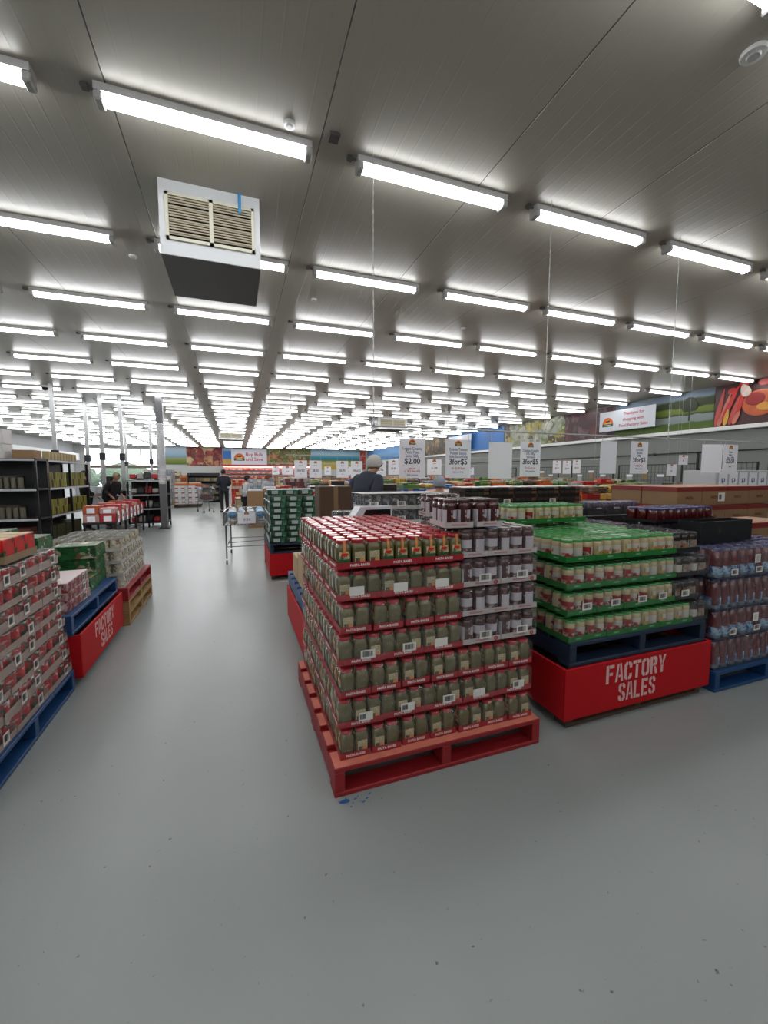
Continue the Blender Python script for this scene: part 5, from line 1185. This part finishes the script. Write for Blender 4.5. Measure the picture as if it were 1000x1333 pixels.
# checkouts
def checkout(x, y, label):
    t = thing('checkout_counter', label, 'checkout', (x, y, 0)); MB().cbox(-.35, -.8, 0, .35, .8, .9, .01).build('body', mat('counter_grey', '#9a9c9e', .5), t)
    MB().cbox(-.3, -.75, .901, .3, .5, .93, .005).build('belt', black, t); MB().box(.05, .55, .9, .09, .6, 1.25).build('screen_post', black, t)
    MB().cbox(-.18, .5, 1.2, .2, .54, 1.45, .008).build('monitor', black, t)
    return t
for i, (x, y) in enumerate(((-3.7, 14.4), (-3.5, 17.6), (-3.4, 20.4))): checkout(x, y, f'grey checkout counter with black monitor, {ORD[i + 1]} beyond the black shelving')
for i in range(3):
    carton(f'white roll carton stacked at the first checkout, {("bottom", "middle", "top")[i]}', -3.15, 13.95 - .0, .0 + .31 * i, .34, .34, .3, wc, tape=False)
for i in range(6):
    t = tag(MB().cbox(-.07, -.07, 0, .07, .07, .22, .02).build('paper_roll', mat('roll_white', '#b4b6b8', .6), None, (-3.95 + .145 * i, 14.35, .932) if i < 4 else (-3.95 + .145 * i, 14.35, .932)), f'white paper pack in a row on the first checkout, {ORD[i + 1]} from left', 'paper pack', 'paper packs on the first checkout') if i < 4 else None
# outdoor greenery beyond the window
gm_ = mat('foliage', '#33452f', .8, noise=.4, nscale=3)
for i, (x, y, r_) in enumerate(((-13, 42, 2.0), (-9.5, 44, 2.2), (-16, 46, 2.6))):
    t = thing('shrub', f'green shrub outside the shopfront window, {("middle", "right", "left")[i]}', 'shrub', (x, y, -.02)); m = MB(); rnd = random.Random(i)
    v = MB().ell((0, 0, r_ * .55), (r_, r_ * .8, r_ * .56), 24, 14); v.v = [tuple(c * (1 + rnd.uniform(-.12, .12)) for c in p) for p in v.v]; v.build('leaves', gm_, t)
    MB().lathe([(.12, 0), (.08, r_ * .4)], 8).build('stem', wood_dark, t)

# ------------------------------------------------------------------ basket table in the aisle
ct = thing('basket_table', 'chrome wire basket table on castors full of blue and white packets, in the aisle', 'display table', (.17, 7.74, 0), -.06)
cx_, cy_ = .34, .55; chrome = mat('chrome_wire', '#8f9296', .25, .9)
for sx in (-1, 1):
    for sy in (-1, 1):
        lg = MB().tube((sx * (cx_ - .03), sy * (cy_ - .03), .1), (sx * (cx_ - .03), sy * (cy_ - .03), .66), .014, 8).build('leg', chrome, ct)
        MB().tube((sx * (cx_ - .03) - .012, sy * (cy_ - .03), .04), (sx * (cx_ - .03) + .012, sy * (cy_ - .03), .04), .038, 10).build('castor', black, lg)
b = MB()
for z in (.66, .73, .80, .88):
    for (p, q) in (((-cx_, -cy_), (cx_, -cy_)), ((cx_, -cy_), (cx_, cy_)), ((cx_, cy_), (-cx_, cy_)), ((-cx_, cy_), (-cx_, -cy_))): b.tube((*p, z), (*q, z), .008 if z == .88 else .004, 6)
for i in range(13):
    x = -cx_ + 2 * cx_ * i / 12; b.tube((x, -cy_, .66), (x, -cy_, .88), .003, 5); b.tube((x, cy_, .66), (x, cy_, .88), .003, 5); b.tube((x, -cy_, .66), (x, cy_, .66), .003, 5)
for i in range(17):
    y = -cy_ + 2 * cy_ * i / 16; b.tube((-cx_, y, .66), (-cx_, y, .88), .003, 5); b.tube((cx_, y, .66), (cx_, y, .88), .003, 5)
b.build('wire_basket', chrome, ct)
for z in (.3,): MB().tube((-cx_ + .03, -cy_ + .03, z), (cx_ - .03, -cy_ + .03, z), .007, 6).tube((-cx_ + .03, cy_ - .03, z), (cx_ - .03, cy_ - .03, z), .007, 6).tube((-cx_ + .03, -cy_ + .03, z), (-cx_ + .03, cy_ - .03, z), .007, 6).tube((cx_ - .03, -cy_ + .03, z), (cx_ - .03, cy_ - .03, z), .007, 6).tube((-cx_ + .03, -.1, z), (cx_ - .03, .1, z), .006, 6).build('lower_rail', chrome, ct)
rnd = random.Random(11); bagm = [mat('bag_white', '#b9bcc2', .35, noise=.2, nscale=14), mat('bag_blue', '#5b93bd', .35, noise=.25, nscale=14), mat('bag_navy', '#2c3a4c', .35, noise=.2, nscale=14), mat('bag_cream', '#b5ac9c', .35, noise=.2, nscale=14)]
n = 0
for k in range(2):
    for i in range(4):
        for j in range(5):
            x, y = .17 + (-.24 + .16 * i), 7.74 + (-.43 + .215 * j); n += 1
            m = MB(); m.lathe([(.045, .0, 4), (.066, .02, 4), (.069, .06, 3.5), (.05, .095, 4), (.03, .108, 4)], 12, sy=1.2)
            o = m.build('packet', bagm[rnd.randrange(4)], None, (x + rnd.uniform(-.015, .015), y, .665 + .115 * k), rnd.uniform(-.15, .15)); tag(o, f'packet in the basket table, {("lower", "upper")[k]} layer, {ORD[i + 1]} from left, {ORD[j + 1]} from front', 'packet', 'soft packets in the wire basket table')
sign('price sheet with emblem leaning on the front of the wire basket table', .02, .30, 7.15, .69, .88, (('$1.50', .35, .3, blue_ink, .8),), hooks=False)

# ------------------------------------------------------------------ shopping trolley far down the aisle
tr = thing('shopping_trolley', 'grey wire shopping trolley with red handle beside the person in navy', 'trolley', (-1.12, 17.75, 0), .3)
bk = MB(); T = [(-.25, -.42, .95), (.25, -.42, .95), (.28, .42, 1.02), (-.28, .42, 1.02)]; B = [(-.18, -.36, .5), (.18, -.36, .5), (.2, .36, .42), (-.2, .36, .42)]
for i in range(4):
    bk.tube(T[i], T[(i + 1) % 4], .01, 6); bk.tube(B[i], B[(i + 1) % 4], .008, 6)
    for s_ in range(10):
        f = s_ / 10; a = Vector(T[i]).lerp(Vector(T[(i + 1) % 4]), f); c = Vector(B[i]).lerp(Vector(B[(i + 1) % 4]), f); bk.tube(a, c, .005, 5)
    for g in (.33, .66): bk.tube(Vector(T[i]).lerp(Vector(B[i]), g), Vector(T[(i + 1) % 4]).lerp(Vector(B[(i + 1) % 4]), g), .005, 5)
bk.build('basket', chrome, tr); MB().tube((-.27, .5, 1.05), (.27, .5, 1.05), .018, 8).build('handle', mat('handle_red', '#9c2430', .4), tr)
MB().tube((-.2, .4, .5), (-.22, .45, .14), .012, 6).tube((.2, .4, .5), (.22, .45, .14), .012, 6).tube((-.22, .45, .14), (-.18, -.4, .16), .012, 6).tube((.22, .45, .14), (.18, -.4, .16), .012, 6).build('chassis', chrome, tr)
for x, y in ((-.22, .43), (.22, .43), (-.18, -.38), (.18, -.38)): MB().tube((x - .015, y, .06), (x + .015, y, .06), .06, 12).build('wheel', black, tr)
t = thing('wrapped_item', 'dark red bundle lying in the far shopping trolley', 'bundle', (-1.12, 17.75, .52), .3); MB().cbox(-.15, -.28, 0, .15, .28, .22, .03).build('bundle', mat('bundle_red', '#5a2226', .6, noise=.3), t)
# brown open cartons around the far shoppers
for i, (x, y, w, h, lab) in enumerate(((.52, 12.3, .42, 1.04, 'left'), (1.0, 12.5, .46, 1.1, 'right'))):
    t = thing('bulk_bin', f'tall brown cardboard bulk bin beyond the green tins, {lab} of two', 'bin', (x, y, 0)); w2 = w / 2
    MB().box(-w2, -w2, 0, w2, -w2 + .01, h).box(-w2, w2 - .01, 0, w2, w2, h).box(-w2, -w2 + .01, 0, -w2 + .01, w2 - .01, h).box(w2 - .01, -w2 + .01, 0, w2, w2 - .01, h).box(-w2 + .01, -w2 + .01, 0, w2 - .01, w2 - .01, h * .9).build('cardboard_wall', kraft, t)
    MB().cbox(-w2 + .02, -w2 + .02, h * .9, w2 - .02, w2 - .02, h + .05, .03).build('contents', mat('bag_white', '', .3), t)
load('low pallet of mixed tubs beside the far shoppers', -.05, 14.6, .9, 1.1, .7, ('f_cream', []), (.2, .2, .16), 4)
load('low load of brown and yellow packs behind the woman in white', -.2, 20.2, .7, 1.1, 1.25, ('f_redyel', []), (.2, .2, .16), 4)

# ------------------------------------------------------------------ people
skin = mat('skin', '#a3755e', .55)
def skinned(name, pts, edges, rad, m, parent, root=0, sub=2, mats=None):
    me = bpy.data.meshes.new(name); me.from_pydata(pts, edges, []); me.materials.append(m)
    o = put(name, me, parent); s = o.modifiers.new('skin', 'SKIN'); s.use_smooth_shade = True; s.branch_smoothing = .6
    for i, r in enumerate(rad):
        sv = me.skin_vertices[0].data[i]; sv.radius = r if isinstance(r, tuple) else (r, r); sv.use_root = (i == root)
    d = o.modifiers.new('subdivision', 'SUBSURF'); d.levels = sub; d.render_levels = sub
    return o
def person(label, x, y, rz, shirt, trousers, hair, h=1.7, lean=0.0, arms=None, cap=None, mask=False, hairlen=0, name='person', turn=0.0, z=0, shoe='#1a1a1c', vest=None, legs=(0.0, 0.0)):
    k = h / 1.7; t = thing(name, label, 'person', (x, y, z), rz)
    L = lambda p, z0=.95: (p[0], p[1] - math.sin(lean) * max(0, p[2] - z0), z0 + (p[2] - z0) * math.cos(lean) if p[2] > z0 else p[2])
    J = dict(pelvis=(0, 0, .93), waist=(0, .0, 1.05), chest=(0, .01, 1.25), neck=(0, 0, 1.44), nk2=(0, -.01, 1.47), jaw=(0, -.03, 1.51), head=(0, -.015, 1.57), crown=(0, 0, 1.625), shl=(-.175, 0, 1.4), shr=(.175, 0, 1.4),
             hpl=(-.09, 0, .88), hpr=(.09, 0, .88), knl=(-.1, -.01 - legs[0] * .5, .49), knr=(.1, -.01 - legs[1] * .5, .49), anl=(-.1, .03 - legs[0], .09), anr=(.1, .03 - legs[1], .09), tol=(-.11, -.12 - legs[0], .03), tor=(.11, -.12 - legs[1], .03))
    A = arms or {'l': ((-.23, .02, 1.12), (-.2, -.18, 1.0)), 'r': ((.23, .02, 1.12), (.2, -.18, 1.0))}
    J['ell'], J['wrl'] = A['l']; J['elr'], J['wrr'] = A['r']
    P = {n: tuple(c * k for c in L(p)) for n, p in J.items()}
    names = list(P); pts = [P[n] for n in names]; R = dict(pelvis=(.12, .095), waist=(.105, .08), chest=(.115, .09), neck=.055, nk2=.052, jaw=(.064, .07), head=(.078, .09), crown=(.06, .07), shl=.052, shr=.052, ell=.042, elr=.042, wrl=.028, wrr=.028, hpl=.085, hpr=.085, knl=.058, knr=.058, anl=.038, anr=.038, tol=.035, tor=.035)
    rad = [tuple(v * k for v in R[n]) if isinstance(R[n], tuple) else R[n] * k for n in names]; ix = {n: i for i, n in enumerate(names)}
    E_ = [('pelvis', 'waist'), ('waist', 'chest'), ('chest', 'neck'), ('neck', 'nk2'), ('nk2', 'jaw'), ('jaw', 'head'), ('head', 'crown'), ('chest', 'shl'), ('chest', 'shr'), ('shl', 'ell'), ('ell', 'wrl'), ('shr', 'elr'), ('elr', 'wrr'), ('pelvis', 'hpl'), ('pelvis', 'hpr'), ('hpl', 'knl'), ('hpr', 'knr'), ('knl', 'anl'), ('knr', 'anr'), ('anl', 'tol'), ('anr', 'tor')]
    edges = [(ix[a], ix[b]) for a, b in E_]
    for s_, e_ in (('l', 'ell'), ('r', 'elr')):            # palm, five unequal bent fingers, thumb from the side
        w = Vector(P['wr' + s_]); d = (w - Vector(P[e_])).normalized(); side = d.cross(Vector((0, 0, 1))).normalized(); dn = Vector((0, 0, -1))
        pm_ = w + d * .05 * k; pts.append(tuple(pm_)); rad.append((.03 * k, .017 * k)); pi = len(pts) - 1; edges.append((ix['wr' + s_], pi))
        for fi, (off, ln) in enumerate(((-.03, .062), (-.01, .072), (.01, .068), (.03, .052))):
            a = pm_ + d * .04 * k + side * off * k; b_ = a + (d * .75 + dn * .5) * ln * .55 * k; c = b_ + (d * .3 + dn * .9) * ln * .45 * k
            for q, r_ in ((a, .010), (b_, .009), (c, .008)): pts.append(tuple(q)); rad.append(r_ * k)
            n_ = len(pts); edges += [(pi, n_ - 3), (n_ - 3, n_ - 2), (n_ - 2, n_ - 1)]
        sg_ = -1 if s_ == 'r' else 1
        a = w + d * .03 * k + side * .032 * sg_ * k; b_ = a + (d * .6 + side * .6 * sg_ + dn * .4) * .04 * k
        pts += [tuple(a), tuple(b_)]; rad += [.012 * k, .009 * k]; n_ = len(pts); edges += [(pi, n_ - 2), (n_ - 2, n_ - 1)]
    # nose and ears grow out of the head
    hd = Vector(P['head']); fw = Vector((math.sin(turn), -math.cos(turn), 0)); sd = Vector((math.cos(turn), math.sin(turn), 0))
    for q, r_ in ((hd + fw * .1 * k + Vector((0, 0, -.005)), .014), (hd + sd * .085 * k, .016), (hd - sd * .085 * k, .016)):
        pts.append(tuple(q)); rad.append(r_ * k); edges.append((ix['head'], len(pts) - 1))
    skinned('body', pts, edges, rad, skin, t)
    def sub(ns, es, infl, m, nm, extra=None, rr=None):
        id_ = {n: i for i, n in enumerate(ns)}; q = [P[n] if not n.startswith('*') else extra[n] for n in ns]
        r2 = []
        for n in ns:
            v = (rr or {}).get(n, R.get(n, .05)); v = v if isinstance(v, tuple) else (v, v); r2.append(tuple((c + infl) * k for c in v))
        return skinned(nm, q, [(id_[a], id_[b]) for a, b in es], r2, m, t)
    cuff = {}
    for s_ in 'lr': cuff['*w' + s_] = tuple(Vector(P['el' + s_]).lerp(Vector(P['wr' + s_]), .85)); cuff['*a' + s_] = tuple(Vector(P['kn' + s_]).lerp(Vector(P['an' + s_]), .95))
    cuff['*hem'] = tuple(Vector(P['pelvis']) + Vector((0, 0, -.06)))
    sub(['waist', 'chest', '*hem', 'shl', 'shr', 'ell', 'elr', '*wl', '*wr', 'neck'], [('*hem', 'waist'), ('waist', 'chest'), ('chest', 'shl'), ('chest', 'shr'), ('shl', 'ell'), ('shr', 'elr'), ('ell', '*wl'), ('elr', '*wr'), ('chest', 'neck')], .034, mat('cloth_' + shirt, shirt, .85, noise=.15, nscale=12, bump=.3, bscale=14), 'shirt', cuff, {'*hem': (.14, .12), '*wl': .034, '*wr': .034, 'neck': .05, 'waist': (.12, .1), 'chest': (.13, .105)})
    sub(['pelvis', 'hpl', 'hpr', 'knl', 'knr', '*al', '*ar'], [('pelvis', 'hpl'), ('pelvis', 'hpr'), ('hpl', 'knl'), ('hpr', 'knr'), ('knl', '*al'), ('knr', '*ar')], .016, mat('cloth_' + trousers, trousers, .85, noise=.1, nscale=12), 'trousers', cuff, {'*al': .045, '*ar': .045})
    for s_ in 'lr':
        a, b_ = Vector(P['an' + s_]), Vector(P['to' + s_]); m = MB(); m.T = Matrix.Translation(((a + b_) / 2)); m.ell((0, 0, .0), (.052 * k, .14 * k, .045 * k)); sh = m.build('shoe', mat('shoe', shoe, .5), t, (0, 0, .018))
    # hair: a cap following the skull, open at the face
    hc = Vector(P['head']); m = MB(); n, kk = 18, 12; V = []; F = []
    for j in range(kk + 1):
        p = math.pi * .68 * j / kk
        for i in range(n):
            a = 2 * math.pi * i / n; fr = math.cos(a)      # 1 = front
            pp = p * (1 if fr < .3 else 1 - .45 * (fr - .3) / .7) * (1 + hairlen * .35 * (1 if fr < .3 else 0))
            r_ = Vector((.088 * math.sin(pp) * math.sin(a), -.102 * math.sin(pp) * math.cos(a), .104 * math.cos(pp))); r_ = Matrix.Rotation(turn, 3, 'Z') @ r_
            V.append(tuple(hc + (r_ + Vector((0, .012, .018))) * k))
    for j in range(kk):
        for i in range(n): F.append((j * n + i, (j + 1) * n + i, (j + 1) * n + (i + 1) % n, j * n + (i + 1) % n))
    ob = MB().add(V, F, 0, True).build('hair' if not cap else 'cap', mat('hair_' + hair, hair, .8, noise=.3, nscale=40), t); sl = ob.modifiers.new('thickness', 'SOLIDIFY'); sl.thickness = .012
    eye = MB()
    for sx in (-1, 1): eye.ell(tuple(hc + (fw * .083 + sd * .033 * sx + Vector((0, 0, .012))) * k), (.012 * k, .012 * k, .007 * k), 8, 6)
    eye.build('eyes', mat('eye_dark', '#1a1412', .3), t)
    if mask: m = MB(); m.ell(tuple(hc + fw * .05 * k + Vector((0, 0, -.045 * k))), (.066 * k, .066 * k, .05 * k)); m.build('face_mask', mat('mask_blue', '#8fb0cc', .7), t)
    else: m = MB(); m.ell(tuple(hc + fw * .088 * k + Vector((0, 0, -.05 * k))), (.022 * k, .012 * k, .006 * k), 8, 6); m.build('mouth', mat('lips', '#8a4a42', .5), t)
    if vest: m = MB(); sub(['waist', 'chest', 'neck'], [('waist', 'chest'), ('chest', 'neck')], .026, mat('cloth_' + vest, vest, .8), 'collar_panel') if 0 else None
    return t
person('grey haired man in a dark navy jacket leaning over goods behind the pesto jars', 1.46, 5.05, math.radians(118), '#262b38', '#23262c', '#b0ada6', h=1.86, lean=.5, turn=-.2)
person('person in a pale grey hood bending down behind the dark jars', 2.36, 4.36, math.radians(170), '#8f959e', '#2c2e34', '#8f959e', h=1.55, lean=.42, cap=True)
person('tall person in navy and red standing by the far trolley, back turned', -.42, 17.2, math.radians(200), '#1a1c28', '#15161c', '#1a1412', h=1.72, lean=.05, arms={'l': ((-.23, 0, 1.12), (-.2, -.2, 1.05)), 'r': ((.23, 0, 1.12), (.18, -.25, 1.1))})
person('woman in a white top with dark hair and blue mask beside the brown bulk bins', .28, 13.0, math.radians(80), '#b9bcc2', '#1c1d22', '#15110f', h=1.5, lean=.1, mask=True, hairlen=1)
person('person in pale clothes with reddish hair and mask behind the bulk bins', 1.05, 14.0, math.radians(60), '#9c9fa8', '#2a2c33', '#6a3a28', h=1.52, mask=True)
person('person in a pale coat standing behind the reddish haired shopper', 1.12, 15.75, math.radians(30), '#a8a8aa', '#3a3c42', '#3a2c26', h=1.5)
person('blonde cashier in black bending over at the first checkout', -3.2, 12.95, math.radians(60), '#17181c', '#17181c', '#8a7860', h=1.62, lean=.4, hairlen=1)
person('person in black standing at the left behind the shelving', -3.66, 12.6, math.radians(120), '#131418', '#131418', '#1a1614', h=1.62)
person('shopper in a dark coat standing far behind the price signs', 5.2, 11.6, math.radians(20), '#1d2230', '#1d2230', '#2a1c16', h=1.65)

# ------------------------------------------------------------------ small marks
t = tag(MB().add([(.43 + .02 * math.cos(a * .9) * (1 + a * .12), 1.715 + .012 * math.sin(a * .9), .0012) for a in range(7)], [tuple(range(7))]).build('paint_fleck', mat('fleck_blue', '#1f5a9a', .6)), 'small blue paint flecks on the floor at the red pallet corner', 'paint mark', kind='stuff')
rnd = random.Random(3); fl = MB()
for _ in range(26):
    x, y = .40 + rnd.uniform(-.0, .16), 1.71 + rnd.uniform(-.035, .02); s_ = rnd.uniform(.002, .006); fl.add([(x - s_, y - s_, .0015), (x + s_, y - s_, .0015), (x + s_ * .5, y + s_, .0015)], [(0, 1, 2)])
fl.build('fleck', MATS['fleck_blue'], t)
drop_unused([*PJ, *PJT, *CP, *GP, *KP, *BP, *TP, *WP, *DP, PUP, REP, GT, lampA, lampB])
